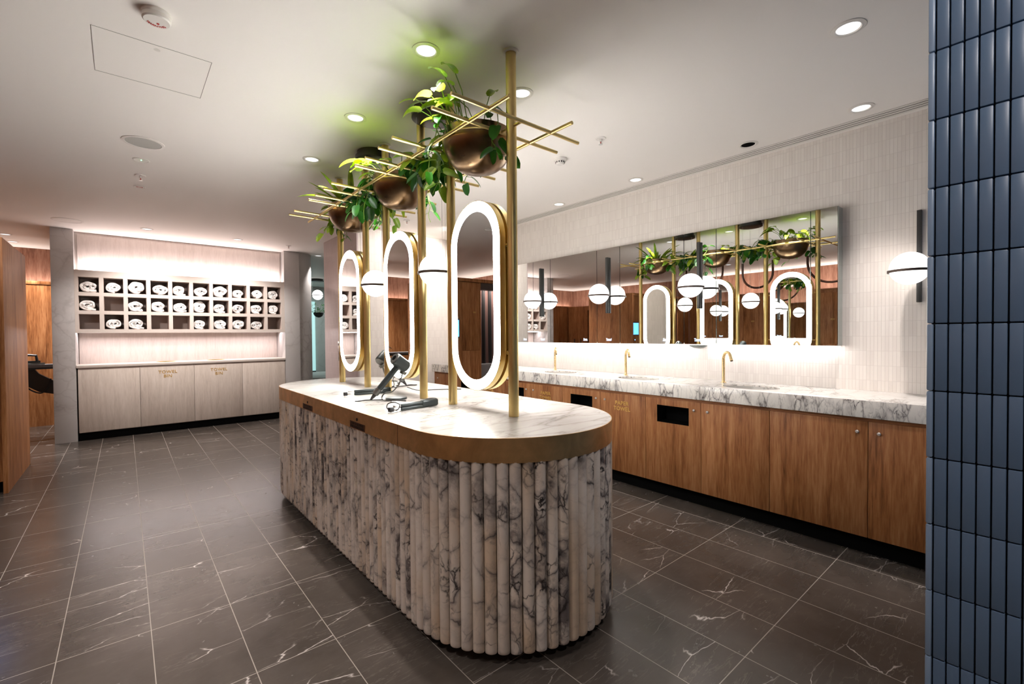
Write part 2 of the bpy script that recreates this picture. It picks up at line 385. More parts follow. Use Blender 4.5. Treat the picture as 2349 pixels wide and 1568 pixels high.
t = NT('mirror_silver'); t.set(color=(0.86, 0.88, 0.87, 1), rough=0.0, metal=1.0); M['mirror'] = t.m
M['mirror_edge'] = simple('bevelled_mirror_edge', (0.55, 0.62, 0.60, 1), 0.08, 0.9)
M['ring_light'] = emit('mirror_ring_light', (1.0, 0.985, 0.96), E_RING)
M['globe'] = emit('opal_glass_globe', (1.0, 0.955, 0.91), E_GLOBE)
M['globe_wall'] = emit('opal_glass_wall_globe', (1.0, 0.955, 0.91), E_SCONCE)
M['down_lens'] = emit('downlight_lens', (0.95, 0.97, 1.0), 0.34)
M['screen'] = emit('blue_touch_screen', lin(30, 130, 220)[:3], 1.2)
M['led_blue'] = emit('blue_led_letters', (0.2, 0.45, 1.0), 0.8)
M['led_white'] = emit('white_led_letters', (0.45, 0.68, 1.0), 0.7)
M['cyan_glass'] = emit('backlit_cyan_glass', lin(130, 185, 185)[:3], 0.34)
def terry():
    t = NT('white_terry_cloth'); t.set(color=lin(236, 232, 228), rough=0.95, spec=0.1); n = t.noise(t.coords(), 220, 3); t.bump(n.outputs[0], 0.7, 0.004); return t.m
M['towel'] = terry()
def leafm(name, a, b, tr):
    t = NT(name); t.set(rough=0.32, spec=0.5); n = t.noise(t.coords(), 9, 3); cr = t.ramp(n.outputs[0], [(0.35, a), (0.68, b)]); t.col(cr)
    tl = t.new('ShaderNodeBsdfTranslucent'); t.link(t.mix(0.5, cr, tr), tl.inputs[0]); mx = t.new('ShaderNodeMixShader'); mx.inputs[0].default_value = 0.30
    t.link(t.b.outputs[0], mx.inputs[1]); t.link(tl.outputs[0], mx.inputs[2]); t.link(mx.outputs[0], t.out.inputs[0]); return t.m
M['leaf'] = leafm('pothos_leaf', lin(66, 120, 26), lin(158, 182, 48), lin(190, 212, 52))
M['leaf_dark'] = leafm('heart_leaf_dark', lin(18, 62, 24), lin(44, 104, 34), lin(80, 170, 20))
M['stem'] = simple('green_stem', lin(110, 140, 50), 0.5)
M['soil'] = simple('potting_soil', lin(40, 28, 20), 0.95, noise=0.3, nscale=60)
M['tool'] = simple('dark_grey_tool_body', lin(54, 60, 60), 0.34, 0.35)
M['tool_grey'] = simple('grey_tool_metal', lin(110, 110, 106), 0.3, 0.8)
M['cable'] = simple('dark_cable', lin(40, 38, 38), 0.5)
M['fabric'] = simple('grey_bench_fabric', lin(112, 108, 108), 0.85, noise=0.1)
M['curtain_dark'] = simple('dark_curtain', lin(34, 30, 30), 0.9)
M['curtain_pink'] = simple('dusty_pink_curtain', lin(150, 112, 104), 0.85)
M['bronze_pipe'] = simple('brown_bronze_pipe', lin(70, 44, 32), 0.35, 0.6)
M['engraved'] = simple('dark_engraving', lin(44, 26, 16), 0.5, 0.3)
M['plate'] = simple('darkened_brass_plate', lin(98, 62, 36), 0.45, 0.7)
M['soap_glass'] = simple('grey_glass', lin(120, 130, 128), 0.1, 0.0)

# ------------------------------------------------------------------ setting
H = 2.66; XE = 3.78
struct('floor', bx(-4.0, 7.0, -2.6, 14.2, -0.1, 0), M['floor'])
struct('ceiling', bx(-4.0, 7.0, -2.6, 14.2, H, H + 0.1), M['ceiling'])
struct('wall_east', bx(XE, XE + 0.12, 0.165, 5.63, 0, H), M['finger_e'])
struct('wall_north', bx(2.255, 3.9, 5.63, 6.86, 0, H), M['finger_n'])
struct('wall_corridor', bx(2.235, 2.255, 5.63, 6.86, 0, H, bev=0.004), M['finger_pink'])
struct('wall_south', bx(-4.0, 3.9, -2.6, -2.5, 0, H), M['wall_plain'])
struct('wall_west', bx(-3.75, -3.65, -2.5, 9.93, 0, H), M['wood_upper'])
struct('wall_alcove', bx(-3.65, -0.672, 9.93, 10.03, 0, H), M['wood_upper'])
# towel wall: piers, backs and a rear mass
struct('wall_towel', bx(-0.46, 1.951, 8.40, 8.50, 0, H), M['pale_panel'])
struct('trim_1', bx(-0.672, -0.466, 7.90, 9.93, 0, H, bev=0.003), M['marble_wall'])
struct('trim_2', bx(1.955, 2.182, 7.90, 8.50, 0, H, bev=0.003), M['marble_wall'])
bm = B(); pts = [(2.182, 7.955)] + [(2.182 + 0.27 * math.sin(a), 8.225 - 0.27 * math.cos(a) + 0.0) for a in [PI / 2 * i / 12 for i in range(1, 13)]] + [(2.452, 9.2), (2.182, 9.2)]
prism(bm, pts, 0, H); struct('trim_3', bm, M['marble_wall'])
# corridor shell
struct('wall_corridor_left', bx(2.182, 2.452, 9.2, 13.2, 0, H), M['marble_wall'])
struct('wall_corridor_back', bx(2.182, 6.0, 13.2, 13.35, 0, H), M['marble_wall'])
struct('wall_corridor_right', bx(5.9, 6.0, 6.86, 13.2, 0, H), M['marble_wall'])
struct('wall_corridor_front', bx(3.9, 6.0, 6.76, 6.86, 0, H), M['wall_plain'])

# blue tiled pier beside the camera
XB = 1.33; YB = 0.176
root = thing('tiled_pier', (XB + 1.2, -0.6, 0), 'blue-grey finger-tiled pier filling the right edge beside the vanity', 'pier')
obj('core', bx(XB + 0.012, XE + 0.1, -1.4, YB - 0.012, 0, H), M['grout_blue'], root)
bm = B(); pz = 0.1452; py = 0.0217; z = 1.896 - pz * 14
while z < H:
    for k in range(26):
        y1 = 0.164 - k * py
        z0 = max(0.001, z + 0.0012); z1 = min(H - 0.001, z + pz - 0.0012)
        if z1 - z0 > 0.01: box(bm, XB, XB + 0.014, y1 - py + 0.0011, y1 - 0.0011, z0, z1, bev=0.0022, seg=2)
    z += pz
obj('tiles', bm, M['blue'], root)
bm = B(); z = 1.896 - pz * 14
while z < H:
    z0 = max(0.001, z + 0.001); z1 = min(H - 0.001, z + pz - 0.001)
    if z1 - z0 > 0.01: box(bm, XB - 0.001, XB + 0.03, 0.1655, YB, z0, z1, bev=0.003, seg=2)
    z += pz
obj('edge_trim', bm, M['blue_trim'], root)
obj('end_tiles', bx(XB + 0.03, XE + 0.0, YB - 0.012, YB - 0.004, 0, H), M['blue'], root)

# ------------------------------------------------------------------ towel wall joinery
YT = 7.9
# upper back panel
struct('trim_4', bx(-0.44, 1.93, 8.06, 8.075, 2.17, 2.628, bev=0.002), M['pale_panel'])
struct('trim_5', bx(-0.4658, 1.9548, 8.085, 8.095, 2.165, 2.659), M['pale_panel'])
ct = thing('towel_shelf', (0.744, YT + 0.17, 1.368), 'pale grey pigeonhole shelf of thirty cells on the lit towel wall', 'shelf')
xs = [-0.431 + i * 0.2379 for i in range(10)]; cw = 0.195
zs = [(1.882, 2.075), (1.649, 1.837), (1.412, 1.605)]
X0, X1 = -0.466, 1.955
bm = B()
box(bm, X0, X1, YT, YT + 0.34, 2.075, 2.160); box(bm, X0, X1, YT, YT + 0.34, 1.368, 1.412)
box(bm, X0, X1, YT, YT + 0.34, 1.837, 1.882); box(bm, X0, X1, YT, YT + 0.34, 1.605, 1.649)
edges = [X0] + [q for x in xs for q in (x, x + cw)] + [X1]
for k in range(0, len(edges), 2):
    for (za, zb) in zs: box(bm, edges[k], edges[k + 1], YT + 0.0003, YT + 0.34, za, zb)
obj('carcass', bm, M['shelf'], ct)
bm = B()
for x in xs:
    for za, zb in zs:
        box(bm, x + 0.0005, x + cw - 0.0005, YT + 0.325, YT + 0.339, za + 0.0005, zb - 0.0005)
        box(bm, x, x + 0.0022, YT + 0.012, YT + 0.325, za, zb); box(bm, x + cw - 0.0022, x + cw, YT + 0.012, YT + 0.325, za, zb)
        box(bm, x + 0.0022, x + cw - 0.0022, YT + 0.012, YT + 0.325, zb - 0.0022, zb); box(bm, x + 0.0022, x + cw - 0.0022, YT + 0.012, YT + 0.325, za, za + 0.0022)
obj('cell_lining', bm, M['shelf_in'], ct, smooth=False)
l = area('shelf_top_led', (0.744, YT + 0.085, 2.168), 2.38, 0.03, P_COVE_TOP, PINK, (0, 0.25, 1), ct)
l = area('shelf_under_led', (0.744, YT + 0.30, 1.362), 2.38, 0.03, P_COVE_LOW, (1.0, 0.90, 0.93), (0, -0.25, -1), ct)

wt = obj('towel_worktop', bx(X0, 1.955, YT - 0.006, 8.40, 0.922, 0.957, bev=0.002), M['shelf']); props(wt, 'pale worktop over the towel bin cupboards in the lit niche', 'worktop')
for bxx, nm in ((0.452, 'left'), (1.052, 'right')):
    r_ = thing('bin_chute', (bxx, YT + 0.25, 0.957), 'round rose-gold rimmed chute in the pale worktop, above the %s TOWEL BIN lettering' % nm, 'chute', 'towel bin chutes')
    obj('rim', lathe(B(), [(0.10, 0.957), (0.112, 0.957), (0.112, 0.960), (0.10, 0.961), (0.098, 0.9575)], (bxx, YT + 0.25, 0), 32, cap=False), M['gold_letters'], r_)
    obj('opening', lathe(B(), [(0.0, 0.9575), (0.1, 0.9575), (0.1, 0.958), (0.0, 0.958)], (bxx, YT + 0.25, 0), 32), M['slot_dark'], r_)
seams = [-0.453, 0.153, 0.752, 1.3535, 1.951]
for i in range(4):
    a, b = seams[i] + 0.0015, seams[i + 1] - 0.0015
    lab = ['pale laminate cupboard door beside the marble pier on the left, no lettering', 'pale laminate bin cupboard with the left gold TOWEL BIN lettering', 'pale laminate bin cupboard with the right gold TOWEL BIN lettering', 'pale laminate cupboard at the right end of the towel wall, no lettering'][i]
    r_ = thing('towel_cupboard', ((a + b) / 2, YT + 0.2, 0), lab, 'cupboard', 'towel wall cupboards')
    obj('door', bx(a, b, YT, YT + 0.02, 0.108, 0.899, bev=0.0012), M['pale_wood'], r_)
    obj('body', bx(a, b, YT + 0.024, 8.39, 0.10, 0.921), M['shelf_in'], r_)
    obj('kickboard', bx(a - 0.0015, b + 0.0015, YT + 0.05, YT + 0.07, 0, 0.1), M['black'], r_)
    if i in (1, 2):
        obj('lettering', place(text_bm('TOWEL\nBIN', 0.057, 0.0016, 1.10, 1.02, 0.0006), facing(((a + b) / 2, YT - 0.001, 0.797), '-y')), M['gold_letters'], r_, smooth=False)

def towel(x, z, seed, w=0.145, h=0.10, tail=1, flip=False):
    rnd = random.Random(seed)
    turns = rnd.uniform(1.9, 2.6); n = 72; th0 = rnd.uniform(0, 6.28)
    def spiral(u):
        a = th0 + u * turns * 2 * PI; r = 0.10 + 0.90 * (u ** 0.85)
        return Vector((math.cos(a) * r, math.sin(a) * r)), a
    end_target = -PI / 2
    tot = turns * 2 * PI
    th0 = end_target - tot
    pts = [spiral(i / n)[0] for i in range(n + 1)]
    sx, sz = w / 2, h / 2
    cl = [Vector((p.x * sx * (1 + 0.05 * math.sin(3 * math.atan2(p.y, p.x) + seed)), p.y * sz)) for p in pts]
    tl = tail * rnd.uniform(0.03, 0.085)
    last = cl[-1]
    cl += [last + Vector((tl * k / 5, 0.004 * math.sin(k * 1.3 + seed) + 0.0025 * k / 5)) for k in range(1, 6)]
    thick = min(sx, sz) * 0.9 / turns * 0.5 * 1.16
    if flip: cl = [Vector((-p.x, p.y)) for p in cl]
    minz = min(p.y for p in cl) - thick
    bm = B(); depth = 0.24; rows = []
    for j, (yy, sh) in enumerate(((0.0, 0.80), (0.004, 0.97), (0.03, 1.0), (0.12, 1.0), (depth, 1.0))):
        A = []; C = []
        for i, p in enumerate(cl):
            tg = (cl[min(i + 1, len(cl) - 1)] - cl[max(i - 1, 0)]).normalized(); nr = Vector((-tg.y, tg.x))
            wob = 1 + 0.16 * math.sin(i * 0.9 + seed * 2.1 + j * 0.4)
            t_ = thick * sh * wob
            dy = 0.006 * math.sin(i * 0.21 + seed) + 0.003 * math.sin(i * 0.77)
            for L, sg in ((A, 1), (C, -1)):
                q = p + nr * t_ * sg; L.append(bm.verts.new((x + q.x, YT + 0.028 + yy + (dy if j < 3 else 0), z + 0.0005 + max(0.0002, q.y - minz))))
        rows.append((A, C))
    for (A, C), (A2, C2) in zip(rows, rows[1:]):
        for i in range(len(cl) - 1):
            bm.faces.new((A[i], A[i + 1], A2[i + 1], A2[i])); bm.faces.new((C[i], C2[i], C2[i + 1], C[i + 1]))
        for k in (0, -1): bm.faces.new((A[k], A2[k], C2[k], C[k]))
    for (A, C) in (rows[0], rows[-1]):
        for i in range(len(cl) - 1): bm.faces.new((A[i], C[i], C[i + 1], A[i + 1]))
    return bm
SPEC = {0: {0: (0, .15, .10, 1), 1: (0, .135, .105, 0.2), 2: (0, .15, .125, .6), 3: (0, .16, .10, .3), 4: (-0.02, .125, .105, 1), 5: (0, .145, .10, .1), 6: (0, .16, .12, .3), 7: (-0.01, .125, .09, 1), 8: (0, .125, .10, .2), 9: (-0.01, .14, .10, .6)},
        1: {0: (-.01, .14, .10, .9), 2: (-.015, .14, .10, 1), 3: (-.015, .13, .105, .9), 4: (-.01, .14, .10, 1), 5: (-.02, .13, .125, .9), 6: (-.015, .13, .10, .8), 7: (-.01, .14, .10, .3), 8: (-.01, .14, .105, .6), 9: (-.01, .125, .11, .5)},
        2: {1: (0.0, .145, .10, .15), 2: (-.015, .145, .105, 1), 5: (-.025, .125, .10, 1), 6: (-.01, .14, .105, .7), 7: (-.01, .145, .105, .5), 8: (-.005, .15, .09, .5)}}
RN = ['top', 'middle', 'bottom']; CN = ['first', 'second', 'third', 'fourth', 'fifth', 'sixth', 'seventh', 'eighth', 'ninth', 'tenth']
LOOK = {(0, 3): 'loose white towel roll, flap on the left', (0, 2): 'large fat white towel roll', (1, 5): 'tall loosely rolled white towel'}
for r in range(3):
    for c, (dx, w_, h_, tl) in SPEC[r].items():
        flip = (r, c) in ((0, 3), (0, 8))
        bm = towel(xs[c] + cw / 2 + dx, zs[r][0] + 0.0022, r * 10 + c + 1, w_ * 1.08, h_ * 1.12, tl, flip)
        look = LOOK.get((r, c), 'white towel roll with a long loose tail' if tl >= 0.9 else ('neat tight white towel roll' if tl < 0.35 else 'white towel roll with a short tail'))
        props(obj('rolled_towel', bm, M['towel'], ang=60), '%s, %s row, %s cell from the left' % (look, RN[r], CN[c]), 'towel', 'rolled towels in the pigeonholes')

# ------------------------------------------------------------------ alcove, lockers on the left
r_ = thing('alcove_panelling', (-2.1, 9.8, 0), 'walnut wall panelling behind the ironing board with glowing ledge', 'panelling')
obj('panel', bx(-3.65, -0.672, 9.70, 9.72, 0.0, 2.098), M['wood'], r_); obj('ledge', bx(-3.65, -0.672, 9.69, 9.75, 2.102, 2.150, bev=0.001), M['wood'], r_)
area('ledge_led', (-2.1, 9.84, 2.10), 2.8, 0.05, P_WEST_COVE * 0.55, WARM, (0, 0.3, 1), r_)
YL0, YL1, XL = 5.70, 6.86, -0.766
lk = thing('locker_block', (-1.9, 6.2, 0), 'free-standing walnut locker block at the left edge with plain end panel', 'lockers')
obj('end_panel', bx(XL - 0.03, XL, YL0 - 0.02, YL1, 0, 2.15, bev=0.0015), M['wood'], lk)
obj('top', bx(-3.08, XL - 0.03, YL0 - 0.02, YL1, 2.10, 2.15), M['wood'], lk)
obj('rear_panel', bx(-3.08, XL - 0.03, YL1 - 0.03, YL1, 0, 2.10), M['wood'], lk)
obj('kickboard', bx(-3.08, XL - 0.03, YL0 + 0.05, YL0 + 0.07, 0, 0.1), M['black'], lk)
obj('screen_panel', bx(-1.053, XL - 0.032, YL0, YL0 + 0.03, 0.1, 2.098), M['wood'], lk)
d = obj('door', bx(-1.373, -1.056, YL0 - 0.002, YL0 + 0.02, 1.065, 2.093, bev=0.001), M['wood'], lk); obj('number', place(text_bm('030', 0.035, 0.003), facing((-1.28, YL0 - 0.004, 1.64), '-y')), M['gold_letters'], d, smooth=False)
obj('door', bx(-1.373, -1.056, YL0 - 0.002, YL0 + 0.02, 0.1, 1.061, bev=0.001), M['wood'], lk)
obj('divider', bx(-1.40, -1.376, YL0, YL1 - 0.03, 0.1, 2.10), M['wood'], lk)
obj('niche_back', bx(-2.6, -1.40, YL0 + 0.42, YL0 + 0.44, 0.1, 2.10), M['curtain_pink'], lk)
obj('bench_back', bx(-2.6, -1.40, YL0 + 0.25, YL0 + 0.42, 0.1, 0.828, bev=0.02), M['fabric'], lk)
for i in range(9):
    xx = -1.46 - i * 0.13
    bm = B(); tube(bm, [(xx, YL0 + 0.36, 0.83), (xx + 0.012, YL0 + 0.35, 1.5), (xx, YL0 + 0.36, 2.04)], 0.03, 10); obj('curtain_fold', bm, M['curtain_dark'], lk)
area('niche_led', (-2.0, YL0 + 0.22, 2.085), 1.1, 0.03, 5, WARM, (0, 0.6, -1), lk)
obj('niche_head', bx(-2.6, -1.40, YL0 + 0.02, YL0 + 0.16, 2.0, 2.10), M['matt_black'], lk)
obj('side_panel', bx(-3.08, -2.6, YL0, YL0 + 0.02, 0.1, 2.098), M['wood'], lk)
ts = thing('touch_screen', (-0.89, YL0 - 0.01, 1.4), 'blue lit touch screen mounted on the walnut locker block', 'screen')
obj('case', bx(-0.995, -0.785, YL0 - 0.018, YL0 - 0.0002, 1.255, 1.545, bev=0.004), M['matt_black'], ts)
obj('display', bx(-0.983, -0.797, YL0 - 0.0195, YL0 - 0.018, 1.275, 1.52), M['screen'], ts)
pb = thing('call_button', (-0.87, YL0 - 0.005, 1.165), 'round blue lit button below the touch screen on the lockers', 'button')
obj('bezel', lathe(B(), [(0.0, 0), (0.028, 0), (0.026, -0.006), (0.0, -0.006)], (-0.87, YL0 - 0.0002, 1.165), 20, 'y'), M['matt_black'], pb)
obj('light', lathe(B(), [(0.0, 0), (0.014, 0), (0.013, -0.003), (0.0, -0.003)], (-0.87, YL0 - 0.0064, 1.165), 16, 'y'), M['led_blue'], pb)
# west wall lockers
ys = [5.68 - i * 0.42 for i in range(19)]
first = None; XW = -3.1
LN = ['030', '029', '028', '027']
for i in range(18):
    yb, ya = ys[i], ys[i + 1]
    if first is None:
        first = thing('tall_locker', (XW - 0.27, (ya + yb) / 2, 0), 'x', 'locker', 'lockers along the far walnut wall')
        obj('body', bx(XW - 0.54, XW - 0.021, ya, yb, 0.1, 2.12), M['wood'], first)
        obj('upper_door', bx(XW - 0.02, XW, ya + 0.002, yb - 0.002, 1.065, 2.06, bev=0.001), M['wood'], first)
        obj('lower_door', bx(XW - 0.02, XW, ya + 0.002, yb - 0.002, 0.102, 1.061, bev=0.001), M['wood'], first)
        obj('kickboard', bx(XW - 0.09, XW - 0.07, ya, yb, 0, 0.1), M['black'], first)
        o = first
    else:
        o = copy_tree(first); o.location = (XW - 0.27, (ya + yb) / 2, 0)
    o['label'] = 'plain walnut tall locker along the wood wall facing the vanity mirror'
for nm, yy, wh in (('030', 4.219, 'seen in the mirror right of the second globe pendant'), ('029', 2.745, 'seen at the right end of the vanity mirror'), ('028', 3.4, 'seen in the mirror between the two right-hand poles'), ('031', 5.0, 'seen in the mirror left of the hanging globes')):
    props(obj('locker_number', place(text_bm(nm, 0.045, 0.003), facing((XW + 0.0025, yy, 1.54), '+x')), M['gold_letters'], smooth=False), 'small gold locker number, ' + wh, 'number')
lc = props(obj('locker_cornice', bx(-3.14, XW - 0.001, -1.95, 5.68, 2.121, 2.125 + 0.02), M['wood_h']), 'long thin walnut cornice on top of the wall lockers hiding the cove light', 'cornice')
area('cove_led', (-3.40, 1.9, 2.13), 7.4, 0.05, P_WEST_COVE * 2.0, WARM, (-0.3, 0, 1), lc, along='y')
# lockers in alcove, west side
r_ = thing('alcove_lockers', (-3.4, 8.3, 0), 'walnut lockers in the alcove with a dark open hanging bay', 'lockers')
obj('body', bx(-3.64, -3.12, 6.9, 8.1, 0.0, 2.12), M['wood'], r_); obj('bay', bx(-3.64, -3.4, 8.1, 8.9, 0.0, 2.0), M['curtain_dark'], r_)
obj('bay_head', bx(-3.64, -3.12, 8.1, 8.9, 2.0, 2.12), M['wood'], r_); obj('end_body', bx(-3.64, -3.12, 8.9, 9.66, 0.0, 2.12), M['wood'], r_)
for yy in (9.15, 9.4): obj('handle', bx(-3.12, -3.10, yy, yy + 0.02, 0.9, 1.15), M['matt_black'], r_)
area('alcove_cove_led', (-3.4, 8.3, 2.14), 2.6, 0.05, P_WEST_COVE * 0.5, WARM, (-0.3, 0, 1), r_, along='y')

# ironing board seen through the gap
ib = thing('ironing_board', (-0.95, 8.6, 0), 'grey padded ironing board in the walnut alcove, black bracket arm', 'ironing board')
pts = []
for k in range(17):
    u = k / 16; pts.append((-1.75 + 1.077 * u, 0.16 * (1 - u ** 3 * 0.55)))
out = [(x, 8.6 + y) for x, y in pts] + [(x, 8.6 - y) for x, y in reversed(pts)]
obj('pad', prism(B(), out, 0.925, 0.962), M['tool_grey'] if False else M['fabric'], ib)
obj('tray', prism(B(), [(x, 8.6 + (y - 8.6) * 0.93) for x, y in out], 0.90, 0.924), M['matt_black'], ib)
bm = B(); prism(bm, [(-1.06, 0.90), (-0.90, 0.90), (-0.86, 0.84), (-0.6725, 0.70), (-0.6725, 0.55), (-0.86, 0.60), (-1.02, 0.72)], 8.57, 8.63, 'y'); obj('bracket', bm, M['matt_black'], ib)
ir = thing('steam_iron', (-0.98, 8.55, 0.962), 'black steam iron standing on the grey ironing board', 'iron')
bm = B(); prism(bm, [(-1.13, 8.48), (-0.93, 8.49), (-0.80, 8.55), (-0.93, 8.61), (-1.13, 8.62)], 0.9625, 0.985); obj('sole', bm, M['tool_grey'], ir)
bm = B(); prism(bm, [(-1.12, 8.49), (-0.93, 8.50), (-0.84, 8.55), (-0.93, 8.60), (-1.12, 8.61)], 0.9855, 1.012); obj('body', bm, M['tool'], ir)
bm = B(); tube(bm, [(-1.10, 8.55, 1.0), (-1.09, 8.55, 1.07), (-0.98, 8.55, 1.09), (-0.88, 8.55, 1.08), (-0.87, 8.55, 1.0)], 0.016, 10); obj('handle', bm, M['matt_black'], ir)
bm = B(); tube(bm, [(-1.10, 8.55, 1.06), (-1.2, 8.55, 1.09), (-1.28, 8.56, 1.04)], 0.006, 6); obj('cord_stub', bm, M['cable'], ir)
obj('cord', tube(B(), smooth([(-1.10, 8.52, 1.04), (-1.16, 8.44, 1.0), (-1.12, 8.42, 0.90), (-1.02, 8.50, 0.78), (-0.95, 8.52, 0.655), (-0.87, 8.53, 0.595), (-0.82, 8.54, 0.60), (-0.77, 8.55, 0.68), (-0.75, 8.56, 0.77)]), 0.009, 8), M['cable'], ir)

# U-shaped hanging pipes near the lockers
for i, (ya, yb) in enumerate(((4.361, 5.155), (3.413, 3.966), (2.10, 2.838))):
    c = (ya + yb) / 2; rr = (yb - ya) / 2; zb = 2.16 + rr
    P_ = [(-2.0, ya, H)] + [(-2.0, c - rr * math.cos(PI * k / 16), zb - rr * math.sin(PI * k / 16)) for k in range(17)] + [(-2.0, yb, H)]
    props(obj('hanging_hoop', tube(B(), P_, 0.02, 12), M['bronze_pipe']), 'brown U-shaped ceiling pipe hoop seen in the vanity mirror, %s' % ('behind the middle oval mirror', 'between the two right-hand oval mirrors', 'behind the rightmost oval mirror')[i], 'pipe hoop', 'U-shaped pipe hoops')

# ------------------------------------------------------------------ island
CX, CY = 1.443, 2.83; RT = 0.512; HL = 1.08 + 0.512
isl = thing('island_counter', (CX, CY, 0), 'long oval marble island with fluted sides and brass rim', 'counter')
obj('marble_top', prism(B(), stadium(CX, CY, RT - 0.004, HL - 0.004, 48), 0.86, 0.9005), M['marble_top'], isl)
obj('brass_rim', ringprism(B(), stadium(CX, CY, RT, HL, 48), stadium(CX, CY, RT - 0.0038, HL - 0.0038, 48), 0.803, 0.9), M['brass_band'], isl)
obj('rim_soffit', prism(B(), stadium(CX, CY, RT - 0.005, HL - 0.005, 48), 0.803, 0.86), M['black'], isl)
# flutes
RF = 0.478; SL = HL - RT
per = 4 * SL + 2 * PI * RF; NF = 150; bm = B(); lay = bm.verts.layers.float.new('flute')
def onstad(s):
    s %= per
    if s < 2 * SL: return (CX - RF, CY + SL - s), (-1, 0)
    s -= 2 * SL
    if s < PI * RF:
        a = PI + s / RF; return (CX + RF * math.cos(a), CY - SL + RF * math.sin(a)), (math.cos(a), math.sin(a))
    s -= PI * RF
    if s < 2 * SL: return (CX + RF, CY - SL + s), (1, 0)
    s -= 2 * SL; a = s / RF; return (CX + RF * math.cos(a), CY + SL + RF * math.sin(a)), (math.cos(a), math.sin(a))
rf = per / NF / 2; rn = random.Random(3); fl = 0
for k in range(NF):
    (px, py_), (nx, ny) = onstad((k + 0.5) * per / NF); tx, ty = -ny, nx
    fl += rn.uniform(-1.0, 1.0)
    cols = []
    for zz, sh in ((0.052, 0.8), (0.058, 0.95), (0.068, 1.0), (0.44, 1.0), (0.805, 1.0)):
        ring = []
        for j in range(11):
            a = PI * j / 10; u = -math.cos(a) * rf * 0.985; v = math.sin(a) * rf * 0.92 * sh + 0.012
            q = bm.verts.new((px + tx * u + nx * (v), py_ + ty * u + ny * v, zz)); q[lay] = fl; ring.append(q)
        b0 = bm.verts.new((px + tx * ring_u if False else px - tx * rf * 0.985 - nx * 0.004, py_ - ty * rf * 0.985 - ny * 0.004, zz)); b1 = bm.verts.new((px + tx * rf * 0.985 - nx * 0.004, py_ + ty * rf * 0.985 - ny * 0.004, zz))
        b0[lay] = fl; b1[lay] = fl
        cols.append([b0] + ring + [b1])
    for A, C in zip(cols, cols[1:]):
        for j in range(len(A) - 1): bm.faces.new((A[j], A[j + 1], C[j + 1], C[j]))
    bm.faces.new(cols[0])
obj('fluted_cladding', bm, M['marble_flute'], isl, ang=50)
obj('core', prism(B(), stadium(CX, CY, RF + 0.004, SL + RF + 0.004, 32), 0.05, 0.80), M['black'], isl)
obj('kickboard', prism(B(), stadium(CX, CY, RF - 0.09, SL + RF - 0.09, 32), 0.0, 0.05), M['black'], isl)
XR = CX - RT
obj('rim_joint', bx(XR - 0.0006, XR + 0.001, 1.901, 1.903, 0.804, 0.899), M['engraved'], isl)
for (ya, yb, yc) in ((3.122, 3.330, 3.224), (2.269, 2.470, 2.372)):
    pl = obj('instruction_plate', bx(XR - 0.0012, XR + 0.001, ya, yb, 0.806, 0.842), M['plate'], isl)
    obj('engraving', place(text_bm('PRESS TO ACTIVATE\nHAIR STRAIGHTENER', 0.0185, 0.001, 1.0, 0.85, 0.0004), facing((XR - 0.0018, (ya + yb) / 2, 0.8235), '-x')), M['engraved'], pl, smooth=False)
    obj('push_button', lathe(B(), [(0.0, 0.001), (0.009, 0.001), (0.008, -0.003), (0.0, -0.003)], (XR, yc, 0.858), 16, 'x'), M['engraved'], isl)

# poles
PY = [1.694, 2.236, 2.572, 3.085, 3.447, 3.988]
PL = ['nearest tall brass pole, right of the nearest oval mirror', 'brass pole left of the nearest oval mirror', 'brass pole right of the middle oval mirror', 'brass pole left of the middle oval mirror', 'brass pole right of the farthest oval mirror', 'farthest brass pole at the left of the last oval mirror']
for y, lab in zip(PY, PL):
    r_ = thing('brass_pole', (CX, y, 0.9005), lab + ' on the island', 'pole', 'brass poles on the island')
    obj('shaft', lathe(B(), [(0.0245, 0.901), (0.025, 0.9015), (0.025, H - 0.0005)], (CX, y, 0), 28), M['brass'], r_)
    obj('ceiling_collar', lathe(B(), [(0.026, H - 0.001), (0.040, H - 0.001), (0.039, H - 0.008), (0.027, H - 0.010)], (CX, y, 0), 28, cap=False), M['white_plastic'], r_)
# oval mirrors
def oval(cy, lab):
    r_ = thing('oval_mirror', (CX, cy, 1.009), lab, 'mirror', 'double-sided oval mirrors on the island')
    for s in (-1, 1):
        xf = CX + s * 0.043; xb = CX + s * 0.009
        obj('frame', ringprism(B(), stadium(cy, 1.5015, 0.2185, 0.4925, 30), stadium(cy, 1.5015, 0.2155, 0.4895, 30), xb, xf, 'x'), M['brass'], r_)
        obj('light_ring', ringprism(B(), stadium(cy, 1.5015, 0.2153, 0.4893, 30), stadium(cy, 1.5015, 0.163, 0.437, 30), xf - s * 0.012, xf - s * 0.001, 'x'), M['ring_light'], r_)
        obj('glass', prism(B(), stadium(cy, 1.5015, 0.1628, 0.4368, 30), xf - s * 0.012, xf - s * 0.002, 'x'), M['mirror'], r_)
        obj('back_plate', prism(B(), stadium(cy, 1.5015, 0.2154, 0.4894, 30), xb, xf - s * 0.013, 'x'), M['brass'], r_)
    for zz in (1.21, 1.74):
        for s, pe in ((-1, cy - 0.25), (1, cy + 0.25)):
            obj('mounting_pin', lathe(B(), [(0.006, 0.0), (0.006, 0.030), (0.009, 0.030), (0.009, 0.033)], (CX, cy + s * 0.2150 if s > 0 else cy - 0.2150 - 0.033, zz), 10, 'y'), M['brass'], r_)
    obj('spine', prism(B(), stadium(cy, 1.5015, 0.19, 0.46, 24), CX - 0.0088, CX + 0.0088, 'x'), M['brass'], r_)
